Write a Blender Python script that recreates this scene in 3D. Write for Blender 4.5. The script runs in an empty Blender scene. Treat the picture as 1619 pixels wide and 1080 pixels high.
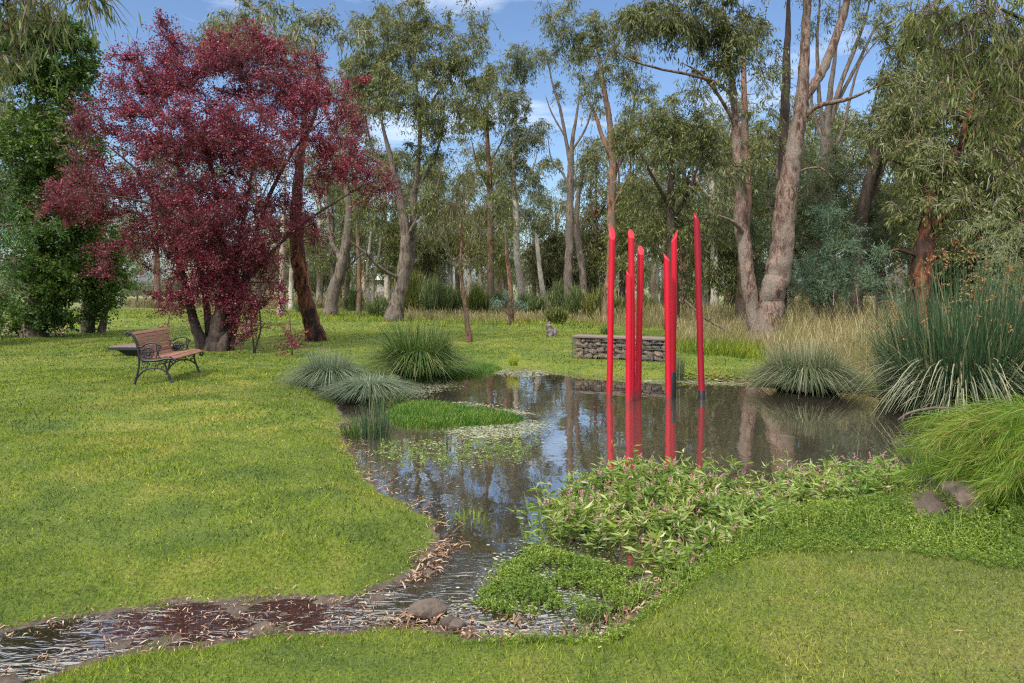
import bpy, math, numpy as np
R = math.radians
rng = np.random.default_rng(7)
scene = bpy.context.scene
col = scene.collection
# ------------------------------------------------------------------ camera model
F = 1079.0; CX = 809.5; HY = 450.0; CH = 1.6; WZ = -0.12
def P(px, py, D):                       # a point at depth D seen at a photo position
    return np.array([(px - CX) / F * D, D, CH - (py - HY) / F * D])
def G(px, py, z=0.0):                   # the point of the level z seen there
    D = (CH - z) * F / (py - HY)
    return np.array([(px - CX) / F * D, D, z])
cam = bpy.data.cameras.new('camera'); co = bpy.data.objects.new('camera', cam); col.objects.link(co)
co.location = (0, 0, CH); co.rotation_euler = (R(90), 0, 0)
cam.sensor_width = 36; cam.lens = F / 1619 * 36; cam.shift_y = -(540 - HY) / 1619
cam.clip_start = 0.05; cam.clip_end = 3000
scene.camera = co
# ------------------------------------------------------------------ mesh building
class MB:
    def __init__(s): s.v = []; s.f = []; s.n = 0
    def add(s, v, f, mat=0, smooth=False):
        v = np.asarray(v, float).reshape(-1, 3); f = np.asarray(f, np.int64)
        s.v.append(v); s.f.append((f + s.n, mat, smooth)); s.n += len(v)
    def build(s, name, mats, parent=None, origin=None, link=True):
        me = bpy.data.meshes.new(name)
        v = np.concatenate(s.v)
        if origin is not None: v = v - np.asarray(origin)
        me.vertices.add(len(v)); me.vertices.foreach_set('co', v.astype(np.float32).ravel())
        lv = np.concatenate([f.ravel() for f, _, _ in s.f]).astype(np.int32)
        tot = np.concatenate([np.full(len(f), f.shape[1]) for f, _, _ in s.f])
        st = np.concatenate([[0], np.cumsum(tot)[:-1]]).astype(np.int32)
        me.loops.add(len(lv)); me.loops.foreach_set('vertex_index', lv)
        me.polygons.add(len(tot)); me.polygons.foreach_set('loop_start', st)
        me.polygons.foreach_set('material_index', np.concatenate([np.full(len(f), m) for f, m, _ in s.f]).astype(np.int32))
        me.polygons.foreach_set('use_smooth', np.concatenate([np.full(len(f), sm) for f, _, sm in s.f]))
        me.update(calc_edges=True)
        for m in (mats if isinstance(mats, (list, tuple)) else [mats]): me.materials.append(m)
        o = bpy.data.objects.new(name, me)
        if link: col.objects.link(o)
        if parent is not None: o.parent = parent
        return o
    def tube(s, pts, rad, k=8, mat=0, cap=True, squash=None, smooth=True, wob=0.0):
        pts = np.asarray(pts, float); n = len(pts); rad = np.broadcast_to(np.asarray(rad, float), (n,))
        t = np.gradient(pts, axis=0); t /= np.linalg.norm(t, axis=1)[:, None] + 1e-9
        up = np.array([0, 0, 1.0]) if abs(t[0, 2]) < 0.9 else np.array([0, 1.0, 0])
        a = np.cross(t, up); bad = np.linalg.norm(a, axis=1) < 0.05
        a[bad] = np.cross(t[bad], [1.0, 0.05, 0]); a /= np.linalg.norm(a, axis=1)[:, None]
        for i in range(1, n):
            a[i] = a[i-1] - t[i] * np.dot(a[i-1], t[i]); a[i] /= np.linalg.norm(a[i]) + 1e-9
        b = np.cross(t, a)
        ph = np.arange(k) * 2 * math.pi / k
        r = rad[:, None] * np.ones(k)
        if wob: r = r * (1 + wob * np.random.default_rng(n + k).normal(size=(n, k)))
        sa, sb = (1, 1) if squash is None else squash
        ring = pts[:, None, :] + r[..., None] * (np.cos(ph)[None, :, None] * a[:, None, :] * sa + np.sin(ph)[None, :, None] * b[:, None, :] * sb)
        i = np.arange(n - 1)[:, None] * k; j = np.arange(k)[None, :]; j2 = (j + 1) % k
        f = np.stack([i + j, i + j2, i + k + j2, i + k + j], -1).reshape(-1, 4)
        s.add(ring.reshape(-1, 3), f, mat, smooth)
        if cap:
            v0 = s.n - n * k
            s.f.append((np.array([[v0 + q for q in range(k)][::-1]]), mat, False))
            s.f.append((np.array([[v0 + (n - 1) * k + q for q in range(k)]]), mat, False))
    def box(s, c, size, rot=0, mat=0, bev=0.0, M=None):
        x, y, z = np.array(size) / 2
        if bev <= 0:
            v = np.array([[a*x, b*y, c_*z] for c_ in (-1, 1) for b in (-1, 1) for a in (-1, 1)])
            f = [[0,2,3,1],[4,5,7,6],[0,1,5,4],[2,6,7,3],[0,4,6,2],[1,3,7,5]]
            f = np.array(f)
        else:
            e = bev; q = [(-x+e,-y),(x-e,-y),(x,-y+e),(x,y-e),(x-e,y),(-x+e,y),(-x,y-e),(-x,-y+e)]
            zs = [(-z, .0), (-z+e, 1), (z-e, 1), (z, .0)]
            v = []
            for zz, fl in zs:
                for (a, b) in q:
                    if fl: v.append((a, b, zz))
                    else: v.append((a*(1-e/max(x,1e-6)), b*(1-e/max(y,1e-6)), zz))
            v = np.array(v); f = []
            for L in range(3):
                for j in range(8): f.append([L*8+j, L*8+(j+1)%8, L*8+8+(j+1)%8, L*8+8+j])
            f = np.array(f)
        cs, sn = math.cos(rot), math.sin(rot)
        def tr(v):
            if M is not None: v = v @ np.asarray(M).T
            w = v.copy(); w[:, 0] = v[:, 0]*cs - v[:, 1]*sn; w[:, 1] = v[:, 0]*sn + v[:, 1]*cs
            return w + np.asarray(c)
        s.add(tr(v), f, mat)
        if bev > 0:
            b0 = s.n - 32
            s.f.append((np.array([[b0 + i for i in range(8)][::-1]]), mat, False))
            s.f.append((np.array([[b0 + 24 + i for i in range(8)]]), mat, False))
def smooth_poly(p, n=6):
    """Catmull-Rom through p"""
    p = np.asarray(p, float)
    if len(p) < 3:
        t = np.linspace(0, 1, n + 1)[:, None]; return p[0] * (1 - t) + p[-1] * t
    q = np.vstack([2*p[0]-p[1], p, 2*p[-1]-p[-2]]); out = []
    for i in range(len(p) - 1):
        a, b, c, d = q[i:i+4]
        for t in np.arange(n) / n:
            out.append(.5*((2*b)+(c-a)*t+(2*a-5*b+4*c-d)*t*t+(3*b-a-3*c+d)*t**3))
    out.append(p[-1]); return np.array(out)
def unit(a): return a / (np.linalg.norm(a, axis=-1, keepdims=True) + 1e-9)
# ------------------------------------------------------------------ tagging
def tag(o, label=None, cat=None, group=None, kind=None):
    if label: o['label'] = label
    if cat: o['category'] = cat
    if group: o['group'] = group
    if kind: o['kind'] = kind
    return o
def empty(name, loc, rz=0):
    o = bpy.data.objects.new(name, None); col.objects.link(o); o.location = tuple(float(q) for q in loc); o.rotation_euler = (0, 0, rz)
    o.empty_display_size = 0.2
    return o
# ------------------------------------------------------------------ materials
def newmat(name):
    m = bpy.data.materials.new(name); m.use_nodes = True; nt = m.node_tree
    for n in list(nt.nodes): nt.nodes.remove(n)
    out = nt.nodes.new('ShaderNodeOutputMaterial')
    return m, nt, out
def N(nt, t, **kw):
    n = nt.nodes.new(t)
    for k, v in kw.items():
        if k.startswith('_'): setattr(n, k[1:], v)
        else:
            key = int(k[1:]) if k[0] == 'i' and k[1:].isdigit() else k.replace('__', ' ')
            n.inputs[key].default_value = v
    return n
def ramp(nt, cols, pos=None, interp='LINEAR'):
    r = nt.nodes.new('ShaderNodeValToRGB'); r.color_ramp.interpolation = interp
    e = r.color_ramp.elements
    pos = pos or [i / max(1, len(cols) - 1) for i in range(len(cols))]
    e[0].position = pos[0]; e[0].color = (*cols[0], 1); e[1].position = pos[-1]; e[1].color = (*cols[-1], 1)
    for p, c in zip(pos[1:-1], cols[1:-1]):
        q = e.new(p); q.color = (*c, 1)
    return r
def mixc(nt, a, b, fac, mode='MIX'):
    m = nt.nodes.new('ShaderNodeMix'); m.data_type = 'RGBA'; m.blend_type = mode
    for s, v in ((0, fac), (6, a), (7, b)):
        if isinstance(v, (int, float)): m.inputs[s].default_value = v
        elif isinstance(v, tuple): m.inputs[s].default_value = (*v, 1)
        else: nt.links.new(v, m.inputs[s])
    return m.outputs[2]
def mth(nt, op, a, b=None, c=None, clamp=False):
    m = nt.nodes.new('ShaderNodeMath'); m.operation = op; m.use_clamp = clamp
    for i, v in enumerate((a, b, c)):
        if v is None: continue
        if isinstance(v, (int, float)): m.inputs[i].default_value = v
        else: nt.links.new(v, m.inputs[i])
    return m.outputs[0]
def noise(nt, scale, detail=4, rough=.55, vec=None, dist=0.0):
    n = N(nt, 'ShaderNodeTexNoise', Scale=scale, Detail=detail, Roughness=rough, Distortion=dist)
    if vec is not None: nt.links.new(vec, n.inputs['Vector'])
    return n.outputs['Fac']
def wpos(nt): return nt.nodes.new('ShaderNodeNewGeometry').outputs['Position']
def mapped(nt, vec, scale):
    m = N(nt, 'ShaderNodeMapping'); m.inputs['Scale'].default_value = scale
    nt.links.new(vec, m.inputs['Vector']); return m.outputs[0]
def leafmat(name, cols, transl=.3, rough=.5, spec=.3, patch=None, pscale=.8, pos=None):
    m, nt, out = newmat(name)
    g = nt.nodes.new('ShaderNodeNewGeometry')
    r = ramp(nt, cols, pos); nt.links.new(g.outputs['Random Per Island'], r.inputs[0])
    c = r.outputs[0]
    if patch:
        nz = noise(nt, pscale, 3, .5, g.outputs['Position'])
        r2 = ramp(nt, [(0,0,0),(1,1,1)], [.42, .62]); nt.links.new(nz, r2.inputs[0])
        c = mixc(nt, c, patch, mth(nt, 'MULTIPLY', r2.outputs[0], .65))
    b = N(nt, 'ShaderNodeBsdfPrincipled', Roughness=rough); b.inputs['Specular IOR Level'].default_value = spec
    nt.links.new(c, b.inputs['Base Color'])
    if transl > 0:
        t = nt.nodes.new('ShaderNodeBsdfTranslucent'); nt.links.new(c, t.inputs['Color'])
        mx = N(nt, 'ShaderNodeMixShader', Fac=transl); nt.links.new(b.outputs[0], mx.inputs[1]); nt.links.new(t.outputs[0], mx.inputs[2])
        nt.links.new(mx.outputs[0], out.inputs[0])
    else: nt.links.new(b.outputs[0], out.inputs[0])
    return m
def barkmat(name, a, b, c, sc=6.0, streak=.25, contrast=(.35, .6), bump=.6):
    m, nt, out = newmat(name)
    p = wpos(nt)
    v = mapped(nt, p, (1, 1, streak))
    n1 = noise(nt, sc, 6, .65, v, .6); n2 = noise(nt, sc * .22, 3, .5, mapped(nt, p, (1, 1, .5)), .4)
    r = ramp(nt, [a, b], list(contrast)); nt.links.new(n1, r.inputs[0])
    r2 = ramp(nt, [(0,0,0),(1,1,1)], [.48, .6]); nt.links.new(n2, r2.inputs[0])
    cc = mixc(nt, r.outputs[0], c, r2.outputs[0])
    n3 = noise(nt, sc * 5, 4, .6, mapped(nt, p, (1, 1, .3)))
    r3 = ramp(nt, [(.55,.55,.55),(1.25,1.25,1.25)], [.3, .7]); nt.links.new(n3, r3.inputs[0])
    cc = mixc(nt, cc, r3.outputs[0], 1.0, 'MULTIPLY')
    bs = N(nt, 'ShaderNodeBsdfPrincipled', Roughness=.85); bs.inputs['Specular IOR Level'].default_value = .2
    nt.links.new(cc, bs.inputs['Base Color'])
    bp = N(nt, 'ShaderNodeBump', Strength=bump, Distance=.03); nt.links.new(mth(nt, 'ADD', n1, n3), bp.inputs['Height'])
    nt.links.new(bp.outputs[0], bs.inputs['Normal']); nt.links.new(bs.outputs[0], out.inputs[0])
    return m
def plain(name, c, rough=.6, var=.15, sc=12, metal=0, spec=.4, coat=0, bump=0):
    m, nt, out = newmat(name)
    p = wpos(nt); n1 = noise(nt, sc, 5, .6, p)
    r = ramp(nt, [tuple(q*(1-var) for q in c), tuple(min(1, q*(1+var)) for q in c)], [.3, .7]); nt.links.new(n1, r.inputs[0])
    bs = N(nt, 'ShaderNodeBsdfPrincipled', Roughness=rough, Metallic=metal); bs.inputs['Specular IOR Level'].default_value = spec
    bs.inputs['Coat Weight'].default_value = coat
    nt.links.new(r.outputs[0], bs.inputs['Base Color'])
    if bump:
        bp = N(nt, 'ShaderNodeBump', Strength=bump, Distance=.01); nt.links.new(n1, bp.inputs['Height']); nt.links.new(bp.outputs[0], bs.inputs['Normal'])
    nt.links.new(bs.outputs[0], out.inputs[0]); return m

M = {}
M['gum'] = leafmat('gum_leaf', [(.055,.085,.022),(.12,.155,.045),(.20,.225,.08),(.33,.31,.13)], .3, .45, .35, (.14,.155,.04), .5)
M['gum_blue'] = leafmat('gum_leaf_blue', [(.065,.095,.04),(.14,.175,.08),(.23,.26,.14),(.34,.34,.19)], .3, .45, .35, (.11,.14,.06), .5)
M['gum_yellow'] = leafmat('gum_leaf_yellow', [(.07,.10,.02),(.15,.19,.04),(.26,.28,.07),(.33,.26,.09)], .35, .45, .35, (.09,.13,.03), .6)
M['gum_dark'] = leafmat('gum_leaf_dark', [(.04,.058,.016),(.075,.10,.025),(.14,.165,.05),(.28,.25,.09)], .3, .45, .35)
M['plum'] = leafmat('plum_leaf', [(.07,.016,.03),(.20,.024,.05),(.35,.032,.068),(.50,.15,.19)], .42, .4, .45, (.15,.05,.06), .5)
M['green'] = leafmat('broad_leaf', [(.018,.05,.01),(.035,.09,.015),(.07,.15,.025),(.20,.28,.05)], .28, .4, .35, (.15,.24,.035), .4)
M['cypress'] = leafmat('conifer_spray', [(.045,.11,.03),(.08,.16,.04),(.13,.23,.06)], .2, .6, .3)
M['wattle'] = leafmat('wattle_leaf', [(.045,.075,.03),(.09,.13,.055),(.15,.20,.095)], .3, .6, .3, (.08,.13,.045), .6)
M['wattle_blue'] = leafmat('wattle_leaf_blue', [(.08,.14,.08),(.14,.215,.125),(.22,.30,.19)], .25, .6, .3)
M['olive'] = leafmat('olive_leaf', [(.17,.20,.09),(.25,.27,.13),(.33,.34,.18)], .3, .6, .3)
M['broom'] = leafmat('broom_leaf', [(.08,.12,.04),(.16,.205,.075),(.25,.29,.12)], .3, .6, .3)
M['juvenile'] = leafmat('juvenile_leaf', [(.16,.27,.22),(.24,.36,.30)], .2, .6, .3)
M['far'] = leafmat('far_leaf', [(.05,.075,.03),(.09,.12,.05),(.16,.18,.09)], .3, .7, .2, (.15,.17,.08), .15)
M['tuss_green'] = leafmat('tussock_blade', [(.025,.065,.012),(.06,.13,.02),(.13,.20,.04),(.42,.38,.17)], .3, .5, .4, pos=[0,.4,.75,1])
M['tuss_blue'] = leafmat('blue_tussock_blade', [(.06,.10,.05),(.13,.19,.10),(.22,.28,.17),(.42,.39,.26)], .3, .5, .4, pos=[0,.4,.75,1])
M['tuss_yellow'] = leafmat('yellow_tussock_blade', [(.28,.38,.04),(.42,.48,.06),(.5,.5,.12)], .35, .5, .4)
M['tuss_grey'] = leafmat('grey_tussock_blade', [(.045,.08,.03),(.10,.14,.06),(.21,.23,.12),(.45,.40,.26)], .3, .5, .4, pos=[0,.4,.75,1])
M['rush'] = leafmat('rush_stem', [(.018,.05,.02),(.035,.09,.035),(.075,.13,.05),(.34,.30,.16)], .15, .45, .4, pos=[0,.4,.8,1])
M['rush_pale'] = leafmat('rush_pale_stem', [(.06,.09,.04),(.20,.23,.13),(.46,.42,.28)], .2, .5, .4)
M['seed'] = leafmat('seed_head', [(.16,.08,.035),(.32,.16,.06),(.42,.24,.11)], .2, .8, .2)
M['dry'] = leafmat('dry_blade', [(.15,.15,.05),(.32,.26,.12),(.48,.38,.20),(.60,.48,.30)], .3, .7, .2, (.22,.21,.08), .9)
M['lime'] = leafmat('lime_frond', [(.04,.09,.006),(.13,.22,.012),(.28,.37,.03),(.46,.42,.12)], .4, .5, .4, (.14,.27,.02), 2.0)
M['weed'] = leafmat('smartweed_leaf', [(.08,.13,.015),(.20,.28,.03),(.35,.43,.08),(.50,.53,.26)], .35, .38, .5, (.13,.25,.04), 2.2)
M['flower'] = leafmat('smartweed_flower', [(.45,.18,.24),(.60,.30,.36),(.50,.30,.27)], .2, .8, .2)
M['redstem'] = leafmat('smartweed_stem', [(.28,.10,.08),(.22,.22,.06),(.16,.26,.05)], .1, .6, .3)
M['herb'] = leafmat('herb_leaf', [(.06,.12,.01),(.16,.26,.02),(.29,.39,.05),(.42,.46,.13)], .35, .5, .4, (.10,.19,.025), 2.5)
M['mat'] = leafmat('mat_blade', [(.04,.11,.01),(.08,.19,.014),(.14,.25,.02),(.30,.34,.08)], .3, .5, .4, (.05,.16,.012), 2.0)
M['litter'] = leafmat('litter_leaf', [(.06,.028,.015),(.17,.075,.035),(.33,.19,.11),(.55,.42,.30)], .1, .5, .5)
M['scum'] = leafmat('duckweed', [(.16,.19,.08),(.30,.31,.18),(.46,.45,.34)], .1, .7, .3)
M['bark'] = barkmat('bark_grey_brown', (.07,.05,.04), (.27,.215,.175), (.17,.14,.12), 8, .25, (.38,.58), 1.0)
M['bark_red'] = barkmat('bark_red_brown', (.09,.045,.03), (.33,.19,.13), (.20,.145,.115), 8, .25, (.38,.58), 1.0)
M['bark_char'] = barkmat('bark_rust_and_char', (.022,.014,.012), (.34,.12,.06), (.05,.03,.025), 5, .3, (.45,.6), 1.0)
M['bark_pale'] = barkmat('bark_pale', (.42,.36,.30), (.62,.56,.48), (.34,.25,.2), 3, .3)
M['bark_dark'] = barkmat('bark_dark', (.035,.026,.022), (.11,.08,.065), (.07,.05,.045))
M['bark_twin'] = barkmat('bark_twin_trunk', (.09,.05,.04), (.34,.235,.185), (.27,.215,.18), 11, .35, (.40,.60), 1.2)
M['twig'] = barkmat('twig_bark', (.09,.065,.05), (.24,.18,.14), (.15,.11,.09), 4, .5)
M['twig_pale'] = barkmat('twig_pale', (.34,.28,.22), (.55,.49,.42), (.3,.2,.16), 4, .5)
M['driftwood'] = barkmat('driftwood', (.09,.075,.075), (.34,.29,.28), (.2,.17,.17), 18, .25)

# ------------------------------------------------------------------ water outline and the ground's height
OUT = [(-420,1030),(-150,1022),(0,1003),(100,984),(200,970),(300,960),(400,952),(500,948),(575,938),(625,924),(662,895),(690,862),(700,840),
 (688,818),(650,798),(612,778),(585,755),(568,728),(556,700),(546,672),(540,645),(525,628),(508,612),(540,600),(600,594),(650,588),(720,581),(800,581),
 (860,587),(940,596),(1000,600),(1060,603),(1130,604),(1200,607),(1280,613),(1350,617),(1400,627),(1450,640),(1520,650),(1640,664),(1780,690),
 (1760,730),(1640,752),(1540,765),(1450,775),(1380,775),(1290,785),(1200,805),(1140,835),(1085,872),(1062,905),(1010,955),(965,985),
 (925,1002),(850,1000),(750,996),(650,992),(560,990),(450,996),(350,1006),(250,1020),(150,1040),(80,1058),(0,1088),(-120,1130),(-420,1260)]
poly = np.array([G(a, b, WZ)[:2] for a, b in OUT])
def closed_smooth(p, n):
    q = np.vstack([p[-1:], p, p[:2]]); out = []
    for i in range(len(p)):
        a, b, c, d = q[i:i+4]
        for t in np.arange(n) / n:
            out.append(.5*((2*b)+(c-a)*t+(2*a-5*b+4*c-d)*t*t+(3*b-a-3*c+d)*t**3))
    return np.array(out)
poly = closed_smooth(poly, 4)
def sdf_raw(P2, poly):
    x, y = P2[:, 0], P2[:, 1]; d2 = np.full(len(P2), 1e9); inside = np.zeros(len(P2), bool)
    for i in range(len(poly)):
        a = poly[i]; b = poly[(i+1) % len(poly)]; e = b - a
        t = np.clip(((x-a[0])*e[0] + (y-a[1])*e[1]) / (e@e + 1e-12), 0, 1)
        d2 = np.minimum(d2, (x-a[0]-t*e[0])**2 + (y-a[1]-t*e[1])**2)
        c = (a[1] > y) != (b[1] > y)
        if c.any() and abs(e[1]) > 1e-12:
            xi = a[0] + (y - a[1]) / e[1] * e[0]; inside ^= c & (x < xi)
    return np.sqrt(d2) * np.where(inside, -1, 1)
GX = np.arange(-12, 14.01, .06); GY = np.arange(.6, 19.01, .06)
gx, gy = np.meshgrid(GX, GY)
sd = sdf_raw(np.c_[gx.ravel(), gy.ravel()], poly).reshape(gx.shape)
sd += .05*np.sin(gx*7.1+1.3*np.sin(gy*3.1))*np.sin(gy*8.3+gx*2) * np.clip(gy/4,.35,1) + .022*np.sin(gx*23+gy*5)*np.sin(gy*19-gx*9)*np.clip(gy/4,.3,1)
def sdf(x, y):
    fx = (np.asarray(x) - GX[0]) / .06; fy = (np.asarray(y) - GY[0]) / .06
    ok = (fx >= 0) & (fx < len(GX)-1.001) & (fy >= 0) & (fy < len(GY)-1.001)
    fx = np.clip(fx, 0, len(GX)-1.01); fy = np.clip(fy, 0, len(GY)-1.01)
    i = fx.astype(int); j = fy.astype(int); u = fx - i; v = fy - j
    d = sd[j,i]*(1-u)*(1-v) + sd[j,i+1]*u*(1-v) + sd[j+1,i]*(1-u)*v + sd[j+1,i+1]*u*v
    return np.where(ok, d, np.maximum(d, .2) + 3.0*(~ok))
def sst(a, b, x):
    t = np.clip((x - a) / (b - a), 0, 1); return t*t*(3-2*t)
def hgt(x, y, s=None):
    x = np.asarray(x, float); y = np.asarray(y, float)
    if s is None: s = sdf(x, y)
    wide = .5
    out = WZ - .0 + (0 - WZ) * sst(-.0, wide, s) 
    inn = WZ - np.minimum(.55, .30*np.abs(s)**1.1) - .004
    shoal = (np.sin(x*13+2*np.sin(y*9))*np.sin(y*21+1.7*np.sin(x*7)) + .6*np.sin(x*37+y*11)*np.sin(y*43-x*5))*(1 - sst(4.0, 4.9, y))
    inn = inn + .035*np.maximum(0, shoal - .05)*np.clip(np.abs(s)/.04, 0, 1)
    h = np.where(s > 0, out, inn)
    und = .025*np.sin(x*.9+.5)*np.sin(y*.7) + .012*np.sin(x*2.3+y*1.1) + .006*np.sin(x*6.1-y*4.3)
    h = h + und * sst(.3, 2.0, s) * np.where(y < 40, 1, 2.5)
    h = h + .006*np.sin(x*31+3*np.sin(y*17))*np.sin(y*29+x*7) * sst(.0,.15,s)*(1-sst(.3,.8,s))
    return h
def axis(lo, fine0, fine1, hi, step):
    a = list(np.arange(fine0, fine1 + 1e-6, step)); s = step
    while a[-1] < hi: s *= 1.13; a.append(a[-1] + s)
    s = step
    while a[0] > lo: s *= 1.13; a.insert(0, a[0] - s)
    return np.array(a)
ax = axis(-900, -7.5, 9.0, 900, .05)
ay = np.concatenate([axis(-60, 1.6, 5.0, 5.0, .035)[:-1], axis(5.0, 5.0, 16.5, 1500, .06)])
ay = np.unique(np.round(ay, 5))
X, Y = np.meshgrid(ax, ay); S = sdf(X, Y); Z = hgt(X, Y, S)
g = MB(); nx, ny = len(ax), len(ay)
ii = (np.arange(ny-1)[:, None]*nx + np.arange(nx-1)[None, :]).ravel()
g.add(np.stack([X, Y, Z], -1), np.stack([ii, ii+1, ii+nx+1, ii+nx], -1), 0, True)

def lawn_color(nt, dirt=True):
    p = wpos(nt)
    sep = nt.nodes.new('ShaderNodeSeparateXYZ'); nt.links.new(p, sep.inputs[0])
    big = noise(nt, .35, 4, .6, p); mid = noise(nt, 1.6, 5, .65, p, .5)
    r = ramp(nt, [(.095,.160,.014),(.19,.256,.018),(.34,.33,.055)], [.36,.5,.64]); nt.links.new(mth(nt, 'ADD', mth(nt,'MULTIPLY',big,.45), mth(nt,'MULTIPLY',mid,.55)), r.inputs[0])
    # drier, browner turf nearest the camera on the bank side
    a = mth(nt, 'MULTIPLY_ADD', sep.outputs[0], .35, mth(nt, 'MULTIPLY', sep.outputs[1], -.16))
    dry = mth(nt, 'MULTIPLY', mth(nt, 'ADD', a, mth(nt, 'MULTIPLY_ADD', mid, 1.6, -.35), clamp=True), .42)
    c = mixc(nt, r.outputs[0], (.24,.225,.075), dry)
    # the far meadow bleaches to straw
    far = mth(nt, 'MULTIPLY_ADD', sep.outputs[1], .03, -1.0, clamp=True)
    c = mixc(nt, c, (.36,.33,.17), mth(nt, 'MULTIPLY', far, .7))
    return c, sep, mid
m, nt, out = newmat('lawn_ground'); c, sep, mid = lawn_color(nt)
fine = noise(nt, 60, 4, .7, wpos(nt)); rf = ramp(nt, [(.2,.2,.17),(.95,.95,.9)], [.3,.7]); nt.links.new(fine, rf.inputs[0])
c = mixc(nt, c, rf.outputs[0], 1.0, 'MULTIPLY')
at = N(nt, 'ShaderNodeAttribute', _attribute_name='bank')
mudn = mth(nt, 'SUBTRACT', at.outputs['Fac'], mth(nt, 'MULTIPLY', mth(nt,'SUBTRACT', noise(nt, 9, 5, .7, wpos(nt)), .5), .9), clamp=True)
mr = ramp(nt, [(0,0,0),(1,1,1)], [.42,.58]); nt.links.new(mudn, mr.inputs[0])
mud = ramp(nt, [(.05,.035,.028),(.12,.085,.06),(.25,.17,.11)], [.35,.55,.75]); nt.links.new(noise(nt, 22, 6, .75, wpos(nt)), mud.inputs[0])
c = mixc(nt, c, mud.outputs[0], mr.outputs[0])
bs = N(nt, 'ShaderNodeBsdfPrincipled', Roughness=.9); nt.links.new(c, bs.inputs['Base Color'])
nt.links.new(mth(nt, 'MULTIPLY_ADD', mr.outputs[0], -.5, .92), bs.inputs['Roughness'])
bp = N(nt, 'ShaderNodeBump', Strength=.8, Distance=.02); nt.links.new(noise(nt, 70, 5, .75, wpos(nt)), bp.inputs['Height']); nt.links.new(bp.outputs[0], bs.inputs['Normal'])
nt.links.new(bs.outputs[0], out.inputs[0]); M['ground'] = m
go = g.build('ground', M['ground']); tag(go, kind='structure')
mudw = np.where(Y < 5.2, .06, .06)      # the mud margin is wide on the stream, narrow on the pond
bank = np.clip(1 - (S / mudw) * .5, 0, 1)
att = go.data.attributes.new('bank', 'FLOAT', 'POINT'); att.data.foreach_set('value', bank.astype(np.float32).ravel())

# water: one sheet over the basin, a little larger than the outline (the ground hides the rest)
m, nt, out = newmat('pond_water')
p = wpos(nt); sep = nt.nodes.new('ShaderNodeSeparateXYZ'); nt.links.new(p, sep.inputs[0])
stream = mth(nt, 'MULTIPLY_ADD', sep.outputs[1], -1.2, 5.4, clamp=True)
n1 = noise(nt, 3.0, 3, .5, mapped(nt, p, (1, .55, 1)), .2); n2 = noise(nt, 9, 2.5, .5, mapped(nt, p, (.6, 1.5, 1)), 1.8)
calm = ramp(nt, [(.35,.35,.35),(1.1,1.1,1.1)], [.42,.6]); nt.links.new(noise(nt, 2.2, 3, .6, p, .6), calm.inputs[0]); n2 = mth(nt, 'MULTIPLY', mth(nt, 'SUBTRACT', n2, .5), calm.outputs[0])
h = mth(nt, 'ADD', mth(nt, 'MULTIPLY', n1, .0035), mth(nt, 'MULTIPLY', n2, mth(nt, 'MULTIPLY_ADD', stream, .0045, .0002)))
bp = N(nt, 'ShaderNodeBump', Strength=1.0, Distance=1.0); nt.links.new(h, bp.inputs['Height'])
fr = N(nt, 'ShaderNodeFresnel', IOR=1.33); nt.links.new(bp.outputs[0], fr.inputs['Normal'])
fac = mth(nt, 'MULTIPLY_ADD', fr.outputs[0], mth(nt, 'MULTIPLY_ADD', stream, 2.6, 1.0), mth(nt, 'MULTIPLY_ADD', stream, -.28, .38), clamp=True)
gl = N(nt, 'ShaderNodeBsdfGlossy', Roughness=.0); gl.inputs['Color'].default_value = (1,.955,.89,1); nt.links.new(bp.outputs[0], gl.inputs['Normal'])
tr = N(nt, 'ShaderNodeBsdfTransparent'); tr.inputs['Color'].default_value = (.62,.50,.40,1)
df = N(nt, 'ShaderNodeBsdfDiffuse'); df.inputs['Color'].default_value = (.075,.06,.047,1)
murk = mth(nt, 'MULTIPLY_ADD', sep.outputs[1], .30, -.95, clamp=True)
mk = mth(nt, 'MULTIPLY_ADD', murk, .72, .12)
m1 = nt.nodes.new('ShaderNodeMixShader'); nt.links.new(mk, m1.inputs[0]); nt.links.new(tr.outputs[0], m1.inputs[1]); nt.links.new(df.outputs[0], m1.inputs[2])
m2 = nt.nodes.new('ShaderNodeMixShader'); nt.links.new(fac, m2.inputs[0]); nt.links.new(m1.outputs[0], m2.inputs[1]); nt.links.new(gl.outputs[0], m2.inputs[2])
nt.links.new(m2.outputs[0], out.inputs[0]); M['water'] = m
w = MB(); wx = np.arange(-8, 13.01, .5); wy = np.arange(.8, 16, .5)
A, B = np.meshgrid(wx, wy); ii = (np.arange(len(wy)-1)[:, None]*len(wx) + np.arange(len(wx)-1)[None, :]).ravel()
keep = sdf(A.ravel()[ii]+.25, B.ravel()[ii]+.25) < .75
ii = ii[keep]
w.add(np.stack([A, B, np.full_like(A, WZ)], -1), np.stack([ii, ii+1, ii+len(wx)+1, ii+len(wx)], -1), 0, False)
tag(w.build('water', M['water']), kind='structure')

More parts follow.
